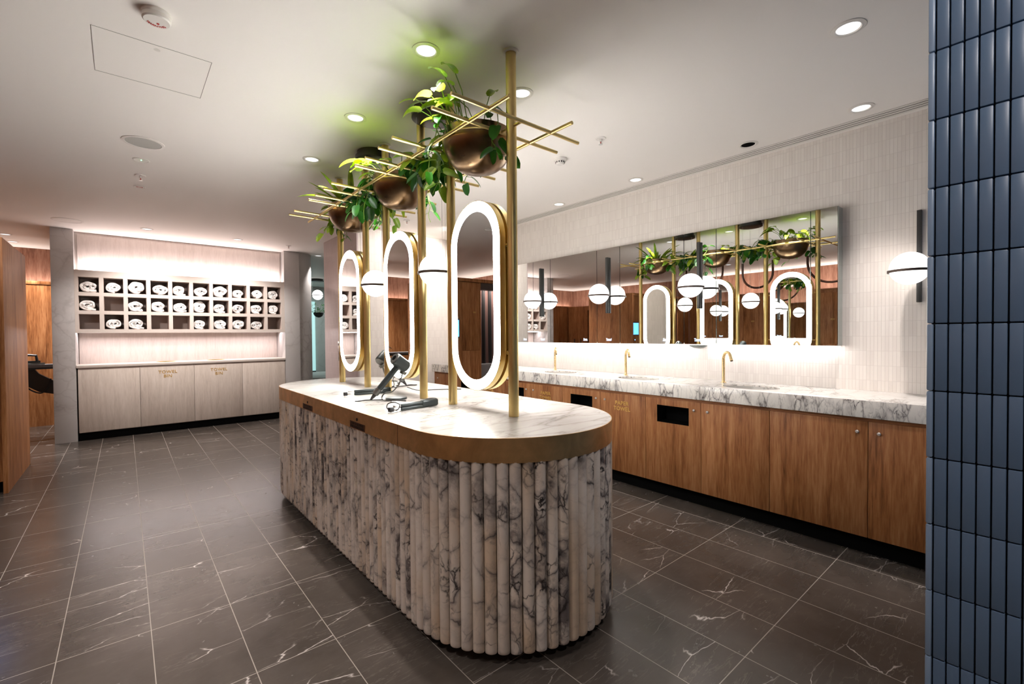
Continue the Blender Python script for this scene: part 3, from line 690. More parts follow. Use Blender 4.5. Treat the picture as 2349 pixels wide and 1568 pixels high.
oval(1.955, 'nearest and largest lit oval mirror, between the two nearest poles'); oval(2.826, 'middle lit oval mirror standing behind the hair dryer'); oval(3.70, 'farthest lit oval mirror, reflecting the towel pigeonholes')

# globes
def globe_parts(c, r_, rad=0.098, mat='globe'):
    obj('globe', sphere(B(), c, rad, 40, 24), M[mat], r_)
    obj('band', lathe(B(), [(rad - 0.002, -0.0065), (rad + 0.009, -0.0075), (rad + 0.009, 0.0075), (rad - 0.002, 0.0065)], (c[0], c[1], c[2] - 0.016), 48), M['bronze_dark'], r_)
for y, lab in ((2.412, 'white globe pendant on wires between the nearest and middle oval mirrors'), (3.28, 'white globe pendant on wires between the middle and farthest oval mirrors')):
    r_ = thing('globe_pendant', (CX, y, 1.59), lab, 'pendant lamp', 'globe pendants over the island')
    globe_parts((CX, y, 1.69), r_)
    cn = obj('ceiling_canopy', lathe(B(), [(0.0, H - 0.001), (0.118, H - 0.001), (0.118, H - 0.035), (0.132, H - 0.035), (0.132, H - 0.062), (0.128, H - 0.064), (0.0, H - 0.064)], (CX, y, 0), 44), M['matt_black'], r_)
    for k in range(3):
        a = 0.6 + 2 * PI * k / 3; obj('wire', tube(B(), [(CX + 0.103 * math.cos(a), y + 0.103 * math.sin(a), 1.675), (CX + 0.103 * math.cos(a), y + 0.103 * math.sin(a), H - 0.06)], 0.0009, 6), M['chrome'], r_)

# lattice
ZL = 2.30
lt = thing('brass_lattice', (CX, 2.845, ZL), 'long brass rod lattice carried by the poles above the island', 'lattice')
BY = [1.616, 1.772, 2.162, 2.325, 2.502, 2.653, 3.053, 3.204, 3.382, 3.532, 3.911, 4.057]
for s in (-1, 1): obj('rail', tube(B(), [(CX + s * 0.193, 1.477, ZL), (CX + s * 0.193, 4.215, ZL)], 0.0088, 14), M['brass'], lt)
for y in BY: obj('cross_bar', tube(B(), [(CX - 0.393, y, ZL), (CX + 0.393, y, ZL)], 0.0086, 14), M['brass'], lt)
for y in PY:
    lo = max(b for b in BY if b < y); hi = min(b for b in BY if b > y)
    obj('stub', tube(B(), [(CX, lo, ZL), (CX, hi, ZL)], 0.0075, 12), M['brass'], lt)

# planters and plants
def leaf(bm, base, d, L, W, droop=0.5, roll=0.0, heart=True, curl=0.25, nseg=7):
    d = Vector(d).normalized(); up = Vector((0, 0, 1)); side = d.cross(up)
    if side.length < 0.05: side = Vector((1, 0, 0))
    side.normalize(); nrm = side.cross(d).normalized()
    side = (Matrix.Rotation(roll, 3, d) @ side); nrm = (Matrix.Rotation(roll, 3, d) @ nrm)
    rows = []; p = Vector(base); dirv = d.copy()
    for i in range(nseg + 1):
        u = i / nseg
        if heart: wd = W * (0.62 + 0.9 * u) * (1 - u) ** 0.62 * (0.55 if i == 0 else 1) * 1.15
        else: wd = W * (math.sin(PI * (0.06 + 0.94 * u)) ** 0.6) * (1 if u < 0.95 else 0.3)
        if i == nseg: wd = 0.0005
        n_ = side.cross(dirv).normalized(); lift = curl * wd
        back = dirv * (-0.18 * wd if heart and i < 2 else 0)
        rows.append([bm.verts.new(p + side * wd + n_ * lift + back), bm.verts.new(p + side * wd * 0.5 + n_ * lift * 0.35 + back * 0.4), bm.verts.new(p), bm.verts.new(p - side * wd * 0.5 + n_ * lift * 0.35 + back * 0.4), bm.verts.new(p - side * wd + n_ * lift + back)])
        dirv = (dirv + Vector((0, 0, -droop / nseg))).normalized(); p = p + dirv * (L / nseg)
    for A, C in zip(rows, rows[1:]):
        for j in range(4): bm.faces.new((A[j], A[j + 1], C[j + 1], C[j]))
def bowl(y, lab):
    r_ = thing('hanging_bowl', (CX, y, 2.155), lab, 'planter bowl', 'bronze bowls in the lattice')
    pr = [(0.0, 2.150), (0.035, 2.151), (0.040, 2.1545)] + [(0.04 + 0.142 * math.sin(a), 2.315 - 0.16 * math.cos(a)) for a in [PI / 2 * k / 12 for k in range(1, 13)]]
    pr += [(0.182, 2.355), (0.178, 2.357), (0.174, 2.355), (0.172, 2.30)]
    obj('shell', lathe(B(), pr, (CX, y, 0), 56, cap=False), M['bowl'], r_, ang=60)
    obj('rim_ring', lathe(B(), [(0.183 + 0.0045 * math.cos(a), 2.312 + 0.0045 * math.sin(a)) for a in [2 * PI * k / 10 for k in range(11)]], (CX, y, 0), 56, cap=False), M['brass'], r_)
    obj('soil', lathe(B(), [(0.0, 2.325), (0.1725, 2.32), (0.17, 2.28), (0, 2.26)], (CX, y, 0), 36), M['soil'], r_)
def vine(bs, bl, rnd, start, drop, run, side, n=7, lw=0.05, LL=0.085):
    p = Vector(start); pts = [p.copy()]; ang = rnd.uniform(0, 6.28)
    for k in range(n * 2):
        u = (k + 1) / (n * 2)
        q = Vector(start) + Vector((side[0] * run * u ** 0.7 + 0.015 * math.sin(ang + k), side[1] * run * u ** 0.7 + 0.02 * math.cos(ang * 2 + k * 0.8), 0.05 * math.sin(PI * min(1, u * 2.2)) - drop * max(0, u - 0.25) ** 1.1 * 1.3))
        pts.append(q)
    tube(bs, pts, 0.0022, 6)
    for k in range(1, len(pts), 1):
        if rnd.random() < 0.25: continue
        a = rnd.uniform(0, 6.28); d = Vector((math.cos(a), math.sin(a), rnd.uniform(-1.0, 0.4)))
        pe = pts[k] + d * 0.028; tube(bs, [pts[k], pe], 0.0013, 5)
        sz = rnd.uniform(0.75, 1.25)
        leaf(bl, pe, d + Vector((0, 0, -0.4)), LL * sz, lw * 0.5 * sz * 1.15, rnd.uniform(0.2, 0.9), rnd.uniform(-0.7, 0.7))
def plant(y, seed, lab, style):
    rnd = random.Random(seed); r_ = thing('trailing_plant' if style != 2 else 'fern_plant', (CX, y, 2.325), lab, 'plant', 'plants in the bronze bowls')
    bs, bl, bd = B(), B(), B()
    if style in (0, 1):
        N = 26 if style == 0 else 12
        for k in range(N):
            a = rnd.uniform(0, 6.28); rr = rnd.uniform(0.02, 0.12); b0 = Vector((CX + rr * math.cos(a), y + rr * math.sin(a), 2.32))
            if k < N * 0.6: a = PI + rnd.uniform(-0.8, 0.8); b0 = Vector((CX - rnd.uniform(0.06, 0.165), y + rnd.uniform(-0.11, 0.11), 2.33))
            hgt = rnd.uniform(0.07, 0.19) if style == 0 else rnd.uniform(0.03, 0.09); out_ = rnd.uniform(0.04, 0.13)
            tip = b0 + Vector((math.cos(a) * out_, math.sin(a) * out_, hgt)); mid = (b0 + tip) / 2 + Vector((0, 0, hgt * 0.25)); tube(bs, [b0, mid, tip], 0.0026, 6)
            leaf(bl, tip, (math.cos(a), math.sin(a), 0.35), rnd.uniform(0.10, 0.16), rnd.uniform(0.028, 0.038), rnd.uniform(0.9, 1.7), rnd.uniform(-0.5, 0.5))
    else:
        for k in range(22):
            a = rnd.uniform(0, 6.28); b0 = Vector((CX + 0.05 * math.cos(a), y + 0.05 * math.sin(a), 2.32))
            leaf(bl, b0, (math.cos(a) * 0.8, math.sin(a) * 0.8, rnd.uniform(0.5, 1.3)), rnd.uniform(0.26, 0.40), rnd.uniform(0.016, 0.024), rnd.uniform(0.4, 1.2), 0, False, 0.5, 10)
    for k in range({0: 6, 1: 8, 2: 6}[style]):
        a = rnd.choice([1.2, 1.6, 1.9, -1.3, -1.7, 2.4, 2.9, 3.4, 0.3]) + rnd.uniform(-0.25, 0.25)
        st = (CX + 0.165 * math.cos(a), y + 0.165 * math.sin(a), 2.36)
        vine(bs, bd if rnd.random() < 0.65 else bl, rnd, st, rnd.uniform(0.12, 0.30), rnd.uniform(0.06, 0.20), (math.cos(a), math.sin(a)), n=rnd.choice([4, 5, 6]))
    for sgn in ((1,) if style == 0 else (1, -1) if style == 1 else (-1,)):   # garlands along the lattice to the next bowl
        for q in range(5):
            xo = rnd.uniform(-0.12, 0.14)
            st = (CX + xo, y + sgn * 0.17, 2.35); vine(bs, bd if q else bl, rnd, st, rnd.uniform(0.02, 0.12), rnd.uniform(0.28, 0.42), (xo * 0.8, sgn), n=6, lw=0.062, LL=0.10)
    obj('stems', bs, M['stem'], r_); obj('bright_leaves', bl, M['leaf'], r_, ang=180); obj('dark_leaves', bd, M['leaf_dark'], r_, ang=180)
BYC = [1.967, 2.853, 3.722]
for y, l1 in zip(BYC, ('nearest bronze bowl hanging in the brass lattice', 'middle bronze bowl hanging in the brass lattice', 'farthest bronze bowl, at the left end of the lattice')): bowl(y, l1)
plant(BYC[0], 11, 'bright green plant with large arching leaves in the nearest bronze bowl', 0)
plant(BYC[1], 5, 'trailing heart-leaved plant in the middle bronze bowl', 1)
plant(BYC[2], 23, 'strap-leaved fern with dark trailing vines in the farthest bowl', 2)

# ------------------------------------------------------------------ hair tools on the island
def straightener(loc, rz, lab, loop):
    r_ = thing('hair_straightener', loc, lab, 'hair straightener', 'grey hair straighteners on the island', rz)
    # lies along local +x from tip (x=0) to end (x=0.30)
    def bar(x0, x1, zb, zt, hw, bev): return bx(x0, x1, -hw, hw, zb, zt, bev=bev, seg=3)
    obj('lower_arm', bar(0.055, 0.225, 0.0015, 0.019, 0.014, 0.006), M['tool'], r_, True)
    b_ = bar(0.055, 0.225, 0.020, 0.037, 0.014, 0.006); obj('upper_arm', b_, M['tool'], r_, True)
    obj('sleeve', bx(0.19, 0.305, -0.0175, 0.0175, 0.001, 0.042, bev=0.012, seg=4), M['tool'], r_, True)
    obj('plate', bx(0.012, 0.056, -0.011, 0.011, 0.004, 0.018, bev=0.003), M['chrome'], r_, True)
    obj('plate', bx(0.018, 0.056, -0.011, 0.011, 0.021, 0.034, bev=0.003), M['chrome'], r_, True)
    obj('hinge_cap', bx(-0.012, 0.014, -0.011, 0.011, 0.002, 0.026, bev=0.003), M['cable'], r_, True)
    if loop: pts = [(-0.012, 0.0, 0.014), (-0.03, -0.01, 0.03), (-0.035, -0.03, 0.052), (-0.02, -0.06, 0.06), (0.01, -0.065, 0.045), (0.02, -0.04, 0.02), (0.02, -0.018, 0.010)]
    else: pts = [(0.304, 0.0, 0.03), (0.335, 0.02, 0.05), (0.34, 0.06, 0.09), (0.38, 0.10, 0.11), (0.42, 0.14, 0.09)]
    obj('cord', tube(B(), smooth(pts), 0.0028, 8), M['cable'], r_, True)
    if loop: obj('tail_cord', tube(B(), smooth([(0.303, 0.0, 0.028), (0.318, 0.03, 0.036), (0.30, 0.08, 0.03), (0.27, 0.13, 0.004), (0.24, 0.15, 0.004)]), 0.0028, 8), M['cable'], r_, True)
def tow(a, b): return math.atan2(b[1] - a[1], b[0] - a[0])
straightener((1.052, 2.222, 0.9005), tow((1.04, 2.222), (1.332, 2.262)), 'grey hair straightener nearest the front, lying beside a pole', True)
straightener((1.115, 3.035, 0.9005), tow((1.107, 3.04), (1.36, 3.00)), 'grey hair straightener lying behind the hair dryer stand', False)
hp = thing('tool_rest', (1.300, 2.665, 0.9005), 'flat round grey rest pad on the island marble', 'rest pad')
obj('pad', lathe(B(), [(0.0, 0.9006), (0.062, 0.9006), (0.066, 0.904), (0.066, 0.910), (0.062, 0.913), (0.0, 0.913)], (1.300, 2.665, 0), 36), M['tool'], hp)

def dryer(loc, rz, lab, stand=True):
    r_ = thing('hair_dryer', loc, lab, 'hair dryer', 'cylindrical hair dryers on the island', rz)
    # local: handle leans in +x upward; barrel across
    H0 = Vector((0.0, 0, 0.075)); H1 = Vector((0.105, 0, 0.205)); ax = (H1 - H0).normalized()
    obj('handle', tube(B(), [H0, H0 + ax * 0.002, H1 + ax * 0.012], [0.017, 0.0185, 0.0185], 24), M['tool'], r_, True)
    obj('filter_cap', tube(B(), [H0 - ax * 0.042, H0 - ax * 0.040, H0 + ax * 0.001], [0.017, 0.0198, 0.0198], 24), M['tool_grey'], r_, True)
    obj('cord_relief', tube(B(), [H0 - ax * 0.085, H0 - ax * 0.042], [0.005, 0.014], 14), M['cable'], r_, True)
    bd = Vector((0.63, 0.514, -0.60)).normalized(); c = H1 + ax * 0.035; a0 = c - bd * 0.05; a1 = c + bd * 0.048
    obj('barrel', tube(B(), [a0, a0 + bd * 0.003, a1 - bd * 0.004, a1], [0.034, 0.038, 0.0385, 0.036], 36), M['tool'], r_, True)
    obj('nozzle_ring', tube(B(), [a0 - bd * 0.004, a0 + bd * 0.001], [0.033, 0.036], 36), M['tool_grey'], r_, True)
    obj('nozzle_opening', tube(B(), [a0 - bd * 0.0045, a0 - bd * 0.0035], [0.0165, 0.0165], 28), M['slot_dark'], r_, True)
    obj('intake_ring', tube(B(), [a1, a1 + bd * 0.006], [0.034, 0.031], 36), M['tool_grey'], r_, True)
    if stand:
        st = Vector((0.135, 0.03, 0.16)); pts = [st, Vector((0.115, 0.03, 0.10)), Vector((0.075, 0.03, 0.055)), Vector((0.03, 0.03, 0.045)), Vector((0.012, 0.02, 0.02)), Vector((0.035, 0.0, 0.003)), Vector((0.075, -0.02, 0.003))]
        for sd in (-0.013, 0.013): obj('stand_rod', tube(B(), smooth([p + Vector((0, sd, 0)) for p in pts]), 0.0036, 8), M['tool_grey'], r_, True)
        bm = B()
        for k in range(5):
            q = Vector((0.075, 0.03, 0.055)).lerp(st, k / 4.0); box(bm, q.x - 0.002, q.x + 0.006, q.y - 0.014, q.y + 0.014, q.z - 0.003, q.z + 0.003)
        obj('stand_arm', bm, M['tool_grey'], r_, True)
        obj('cradle', tube(B(), [st, st + Vector((0.01, 0, 0.02))], [0.02, 0.024], 20), M['tool_grey'], r_, True)
        cp = [H0 - ax * 0.085, Vector((-0.085, -0.01, 0.0095)), Vector((-0.12, -0.02, 0.0055)), Vector((-0.14, -0.015, 0.005)), Vector((-0.12, 0.0, 0.005)), Vector((-0.06, 0.01, 0.006)), Vector((0.02, 0.02, 0.005)), Vector((0.10, 0.0, 0.004)), Vector((0.16, -0.04, 0.004))]
        obj('cord', tube(B(), smooth(cp), 0.0034, 8), M['cable'], r_, True)
dryer((1.182, 2.650, 0.9005), math.radians(-32), 'dark grey hair dryer tilted on its wire stand at the front side', True)
dryer((1.635, 3.29, 0.9005), math.radians(168), 'dark grey hair dryer partly hidden behind the poles', True)
props(obj('mains_cord', tube(B(), smooth([(1.56, 3.02, 0.925), (1.60, 2.96, 0.906), (1.66, 2.92, 0.904), (1.72, 2.90, 0.904), (1.79, 2.86, 0.904), (1.88, 2.80, 0.904)]), 0.003, 8), M['cable']), 'thin dark cord crossing the island marble behind the middle mirror', 'cord')

# ------------------------------------------------------------------ vanity
XV = 3.22; XD = 3.24; YE = 5.51; ZT = 0.905
vt = obj('marble_counter', bx(XV, XE - 0.0005, YB + 0.002, YE, 0.806, ZT, bev=0.0012), [M['marble_fascia'], M['marble_top']])
props(vt, 'long white marble vanity top with grey veined front along the tiled wall', 'worktop')
BAS = [1.41, 2.36, 3.30, 4.25]
def ell(cx, cy, a, b, n=40): return [(cx + a * math.cos(2 * PI * k / n), cy + b * math.sin(2 * PI * k / n)) for k in range(n)]
_o = vt.location.copy()
cut(vt, [prism(B(), [(p[0], p[1]) for p in ell(3.455, y, 0.135, 0.19)], 0.78, 0.93) for y in BAS])
for p in vt.data.polygons:
    if p.normal.z > 0.9: p.material_index = 1
for y, nm in zip(BAS, ('nearest, right-hand', 'second from the right', 'third from the right', 'farthest')):
    r_ = thing('basin', (3.455, y, 0.77), 'oval undermount stone basin in the vanity top, %s one' % nm, 'basin', 'basins in the vanity top')
    prof = [(0.999, 0.895), (0.985, 0.87), (0.93, 0.83), (0.80, 0.80), (0.5, 0.785), (0.12, 0.782)]
    bm = B(); rings = [[bm.verts.new((q[0], q[1], z_)) for q in ell(3.455, y, 0.135 * s_, 0.19 * s_)] for s_, z_ in prof]
    for A, C in zip(rings, rings[1:]):
        for k in range(40): bm.faces.new((A[k], A[(k + 1) % 40], C[(k + 1) % 40], C[k]))
    bm.faces.new(rings[-1]); obj('bowl', bm, M['marble_top'], r_)
    obj('drain', lathe(B(), [(0.0, 0.783), (0.022, 0.783), (0.02, 0.786), (0.0, 0.787)], (3.455, y, 0), 20), M['gold_letters'], r_)
for y, nm in zip((1.684, 2.612, 3.545, 4.49), ('nearest, rightmost', 'second from the right', 'third from the right', 'farthest')):
    r_ = thing('gooseneck_tap', (3.625, y, ZT), 'satin brass gooseneck tap on the vanity, %s one' % nm, 'tap', 'brass taps on the vanity')
    dx, dy = -0.645, -0.764; R_ = 0.062; zc = 1.085
    pts = [(3.625, y, ZT + 0.004), (3.625, y, 1.0), (3.625, y, zc)]
    for k in range(1, 13):
        a = PI * k / 12 * 0.86; q = R_ * (1 - math.cos(a)); pts.append((3.625 + dx * q, y + dy * q, zc + R_ * math.sin(a)))
    e = Vector(pts[-1]); e2 = e + Vector((dx * 0.016, dy * 0.016, -0.028)); pts.append(tuple(e2))
    obj('spout', tube(B(), pts, 0.0115, 20), M['brass_tap'], r_)
    obj('base_flange', lathe(B(), [(0.0, ZT + 0.0005), (0.022, ZT + 0.0005), (0.022, ZT + 0.003), (0.018, ZT + 0.005), (0.0, ZT + 0.005)], (3.625, y, 0), 24), M['brass_tap'], r_)
    obj('aerator', tube(B(), [tuple(e2), tuple(e2 + Vector((dx * 0.001, dy * 0.001, -0.002)))], 0.009, 16), M['bronze_dark'], r_)
DS = [0.185, 0.677, 1.202, 1.672, 2.143, 2.606, 3.075, 3.54, 4.005, 4.47, 4.94, 5.45]
KN = {0: 0.626, 1: 0.727, 2: 1.622, 3: 1.726, 4: 2.555, 5: 2.654, 6: 3.485, 7: 3.594, 8: 4.42, 9: 4.52, 10: 5.38}
OPEN = {3: (1.768, 2.038), 5: (2.701, 2.966), 7: (3.635, 3.90), 9: (4.57, 4.83)}; PT = {4: 2.376, 6: 3.306, 8: 4.24}
VL = ['walnut vanity cupboard nearest the blue pier', 'wide walnut vanity cupboard with its knob at the right corner', 'walnut vanity cupboard right of the large waste slot, knob top left', 'walnut vanity bin cupboard with the nearest, fully seen black waste slot', 'walnut vanity cupboard with the fully readable gold PAPER TOWEL lettering', 'walnut vanity cupboard with the black waste slot left of the readable lettering', 'walnut vanity cupboard with the half-hidden, farther PAPER TOWEL lettering', 'walnut vanity cupboard with a slot, seen right next to the nearest pole', 'walnut vanity cupboard behind the nearest oval mirror', 'walnut vanity cupboard seen below the left of the nearest mirror', 'walnut vanity cupboard at the far end of the counter']
for i in range(11):
    a, b = DS[i] + 0.0015, DS[i + 1] - 0.0015
    r_ = thing('vanity_cupboard', (3.45, (a + b) / 2, 0), VL[i], 'cupboard', 'walnut cupboards under the vanity')
    d = obj('door', bx(XD, XD + 0.02, a, b, 0.113, 0.782, bev=0.0012), M['wood'], r_)
    if i in OPEN:
        bpy.context.view_layer.update()
        o0, o1 = OPEN[i]; loc = wloc(r_); cb = bx(XD - 0.05, XD + 0.06, o0, o1, 0.596, 0.731)
        cut(d, [cb])
        bm = B(); ringprism(bm, [(o0 - 0.0, 0.596), (o1, 0.596), (o1, 0.731), (o0, 0.731)], [(o0 + 0.004, 0.600), (o1 - 0.004, 0.600), (o1 - 0.004, 0.727), (o0 + 0.004, 0.727)], XD + 0.002, XD + 0.13, 'x'); obj('slot_liner', bm, M['slot_dark'], r_)
        obj('slot_back', bx(XD + 0.13, XD + 0.14, o0, o1, 0.596, 0.731), M['slot_dark'], r_)
    else:
        obj('carcass', bx(XD + 0.022, XE - 0.01, a, b, 0.105, 0.775), M['slot_dark'], r_)
    obj('rail', bx(XD + 0.012, XD + 0.03, a - 0.0015, b + 0.0015, 0.7825, 0.805), M['wood_h'], r_)
    obj('kickboard', bx(3.30, 3.315, a - 0.0015, b + 0.0015, 0, 0.11), M['black'], r_)
    obj('knob', lathe(B(), [(0.0, -0.012), (0.006, -0.0115), (0.0095, -0.008), (0.0095, -0.005), (0.006, -0.002), (0.006, 0.0)], (XD - 0.0003, KN[i], 0.720), 20, 'x'), M['chrome'], r_)
    if i in PT:
        obj('lettering', place(text_bm('PAPER\nTOWEL', 0.0465, 0.003, 1.08, 1.02, 0.0007), facing((XD - 0.0018, PT[i], 0.679), '-x')), M['gold_letters'], r_, smooth=False)
obj_ = obj('vanity_end_panel', bx(XD, XE - 0.001, 5.455, 5.475, 0.0, 0.805), M['wood']); props(obj_, 'walnut end panel closing the far end of the vanity', 'panel')

# mirror cabinet
XM = 3.68; Z0, Z1 = 1.203, 2.146
mc = thing('mirror_cabinet', (3.73, 2.9, Z0), 'long wall mirror cabinet of wide and narrow panels above the taps', 'mirror cabinet')
SE = [0.936, 1.098, 1.768, 2.049, 2.716, 2.999, 3.664, 3.948, 4.615, 4.895]
for a, b in zip(SE, SE[1:]):
    p_ = obj('mirror_panel', bx(XM, XM + 0.004, a + 0.0028, b - 0.0028, Z0 + 0.001, Z1), M['mirror'], mc, smooth=False)
    bm = B()
    for e in (a + 0.0028, b - 0.0068): box(bm, XM + 0.0042, XM + 0.012, e, e + 0.004, Z0 + 0.001, Z1)
    obj('panel_edge', bm, M['mirror_edge'], p_)
obj('carcass', bx(XM + 0.014, XE - 0.0005, SE[0] + 0.003, SE[-1], Z0 + 0.012, Z1 - 0.001), M['mirror_edge'], mc)
obj('side_glass', bx(XM + 0.001, XE - 0.001, SE[0] - 0.001, SE[0] + 0.0016, Z0, Z1), M['mirror_edge'], mc)
area('mirror_under_led', (3.735, 2.91, Z0 + 0.004), 0.03, 3.9, P_MIRROR_LED, (1.0, 0.96, 0.97), (0.25, 0, -1), mc).rotation_euler = (0, math.radians(-14), 0)
for y, s in ((4.098, 'Soap'), (3.795, 'Towel'), (3.155, 'Soap'), (2.851, 'Towel'), (2.225, 'Soap'), (1.924, 'Towel'), (1.268, 'Soap')):
    obj('led_word', place(text_bm(s, 0.026, 0.0006, 1, 1, 0.0006), facing((XM - 0.0008, y, 1.243), '-x')), M['led_white'], mc, smooth=False)
    obj('led_glow_bar', bx(XM - 0.0006, XM - 0.0001, y - 0.03, y + 0.03, 1.229, 1.232), M['led_blue'], mc)
props(obj('soap_dispenser', lathe(B(), [(0.0, 1.168), (0.04, 1.170), (0.07, 1.185), (0.075, 1.1975)], (3.70, 1.93, 0), 28), M['soap_glass']), 'small translucent dispenser under the mirror between two taps', 'dispenser')

# sconces
for i, (yb, yg, xb, xg, lab) in enumerate(((1.908, 1.920, XM, 3.55, 'globe wall lamp on the mirror above the nearest tap'), (2.857, 2.868, XM, 3.55, 'globe wall lamp on the mirror, middle of the three'), (3.806, 3.820, XM, 3.55, 'globe wall lamp on the mirror, farthest, beside the nearest pole'), (0.534, 0.562, XE, 3.645, 'globe wall lamp on the white tiles next to the blue pier'))):
    r_ = thing('globe_sconce', (xb, yb, 1.50), lab, 'wall lamp', 'globe wall lamps')
    za, zb_ = (1.503, 2.054) if i < 3 else (1.478, 2.045)
    obj('bar', bx(xb - 0.030, xb - 0.0009, yb - 0.0115, yb + 0.0115, za, zb_, bev=0.0015), M['matt_black'], r_)
    c = (xg, yg, 1.688 if i < 3 else 1.680); globe_parts(c, r_, mat='globe_wall')
    obj('arm', tube(B(), [(xg + 0.098, yg, c[2] - 0.016), (xb - 0.028, yb, c[2] - 0.016)], 0.005, 8), M['bronze_dark'], r_)

# ------------------------------------------------------------------ ceiling fittings
def downlight(x, y, lab, power, deg, on=True, r=0.048, col=NEUT, blend=0.6, direction=(0, 0, -1)):
    r_ = thing('downlight', (x, y, H - 0.004), lab, 'downlight', 'recessed ceiling downlights')
    obj('trim_ring', lathe(B(), [(r + 0.018, H - 0.0003), (r + 0.018, H - 0.003), (r + 0.002, H - 0.006), (r, H - 0.003), (r - 0.002, H - 0.0003)], (x, y, 0), 32, cap=False), M['trim'], r_)
    obj('lens', lathe(B(), [(0, H - 0.002), (r - 0.003, H - 0.002), (r - 0.003, H - 0.001), (0, H - 0.001)], (x, y, 0), 28), M['down_lens'] if on else M['slot_dark'], r_)
    if power: spot('lamp', (x, y, H - 0.012), power, col, deg, r_, blend, 0.03, direction)
for y, p in ((1.944, 'nearest'), (2.820, 'middle'), (3.69, 'farthest')):
    downlight(1.125, y, 'lit ceiling downlight left of the lattice, %s of three' % p, P_SPOT_ISLAND, 66)
    downlight(1.735, y, 'lit ceiling downlight right of the lattice, %s of three' % p, P_SPOT_ISLAND * 0.8, 66)
downlight(3.447, 0.761, 'large lit downlight by the air slot, nearest the blue pier', P_SPOT_VANITY, 52, blend=1.0)
downlight(3.47, 1.432, 'unlit dark downlight by the air slot', 0, 0, False)
downlight(3.48, 2.394, 'lit downlight by the air slot, second lit from the blue pier', P_SPOT_VANITY, 52, blend=1.0)
downlight(3.499, 3.35, 'lit downlight by the air slot, just right of the nearest pole', P_SPOT_VANITY, 52, blend=1.0)
downlight(3.50, 4.30, 'lit downlight by the air slot hidden behind the nearest pole', P_SPOT_VANITY, 52, blend=1.0)
downlight(3.30, 4.75, 'added tilted downlight brightening the far white tiled wall, hidden behind the nearest pole', 40, 100, direction=(-0.3, 0.75, -0.55))  # added hidden lamp, put in to brighten the far tiled wall
downlight(0.241, 7.34, 'lit downlight before the towel wall, left one', P_SPOT_ROOM * 1.1, 125)
downlight(1.233, 7.369, 'lit downlight before the towel wall, right one', P_SPOT_ROOM * 1.1, 125)
downlight(-1.155, 8.80, 'lit downlight in the alcove, nearer one', P_SPOT_ROOM * 1.8, 100)
downlight(-1.165, 9.40, 'lit downlight in the alcove, farther one by the wood wall', P_SPOT_ROOM * 1.6, 100)
downlight(2.53, 8.03, 'downlight in the corridor beside the rounded pier', 26, 70)
r_ = thing('downlight', (-0.80, 4.7, H - 0.004), 'added unseen ceiling spotlight by the lockers, tilted to brighten the towel shelves', 'downlight', 'recessed ceiling downlights')  # spotlight added out of view to lift the towel shelf fronts
obj('trim_ring', lathe(B(), [(0.066, H - 0.0003), (0.066, H - 0.003), (0.05, H - 0.006), (0.048, H - 0.0003)], (-0.80, 4.7, 0), 32, cap=False), M['trim'], r_)
spot('lamp', (-0.80, 4.7, H - 0.02), 80, NEUT, 62, r_, 1.0, 0.12, (0.50, 0.85, -0.52))
for x, y in ((-0.55, 1.2), (-0.55, 3.2), (-1.9, 4.2), (-1.9, 2.2), (2.5, 0.6), (1.2, 5.6)):  # added downlights, put in for more light on aisles and lockers
    downlight(x, y, 'added downlight over the floor by %s' % {-0.55: 'the near left aisle' if y < 2 else 'the middle of the left aisle', -1.9: 'the wall lockers, by the U hoops' if y > 3 else 'the wall lockers, nearer the camera', 2.5: 'the right aisle', 0.3: 'the front of the room', 1.2: 'the far end of the island'}[x], P_SPOT_ROOM * (0.9 if x < 0 else 0.45), 100, col=NEUT) if x != 1.2 else None

r_ = thing('air_slot', (3.70, 2.9, H - 0.003), 'long white linear air slot with three dark lines along the ceiling edge', 'air vent')
for k in range(4): obj('blade', bx(3.608 + k * 0.034, 3.608 + k * 0.034 + 0.022, 0.18, 5.60, H - 0.0040, H - 0.0016), M['trim'], r_)
obj('backing', bx(3.610, 3.731, 0.18, 5.60, H - 0.0015, H - 0.0002), M['slot_dark'], r_)
hx = [(-0.089, 2.706), (0.356, 2.703), (0.355, 3.146), (-0.091, 3.149)]
r_ = thing('access_hatch', (0.133, 2.926, H - 0.002), 'square ceiling access hatch with thin shadow gap and small lock', 'hatch')
M['hatch_gap'] = simple('hatch_shadow_gap', lin(112, 104, 96), 0.8)
obj('gap', ringprism(B(), hx, [(-0.087, 2.708), (0.354, 2.705), (0.353, 3.144), (-0.089, 3.147)], H - 0.0008, H - 0.0001), M['hatch_gap'], r_)
obj('lock', lathe(B(), [(0.010, H - 0.0002), (0.013, H - 0.002), (0.0, H - 0.002)], (0.142, 2.745, 0), 20, cap=False), M['trim'], r_)
r_ = thing('smoke_detector', (0.127, 2.44, H - 0.04), 'round white ceiling fire detector with red print, nearest the camera', 'detector')
obj('base', lathe(B(), [(0.0, H - 0.0003), (0.052, H - 0.0003), (0.052, H - 0.012), (0.05, H - 0.014), (0.050, H - 0.030), (0.045, H - 0.035), (0.0, H - 0.035)], (0.127, 2.44, 0), 36), M['white_plastic'], r_)
bm = B()
for k, ch in enumerate('WARNING'):
    a = PI / 2 + (k - 3) * -0.30; lb = text_bm(ch, 0.016, 0.0006, 1, 1, 0.0004)
    m = facing((0.127 + 0.034 * math.cos(a), 2.44 + 0.034 * math.sin(a), H - 0.0356), '-z') @ Matrix.Rotation(-(a - PI / 2), 4, 'Z')
    place(lb, m); me_ = bpy.data.meshes.new('x'); lb.to_mesh(me_); lb.free(); bm.from_mesh(me_); bpy.data.meshes.remove(me_)
obj('print', bm, M['red'], r_, smooth=False)
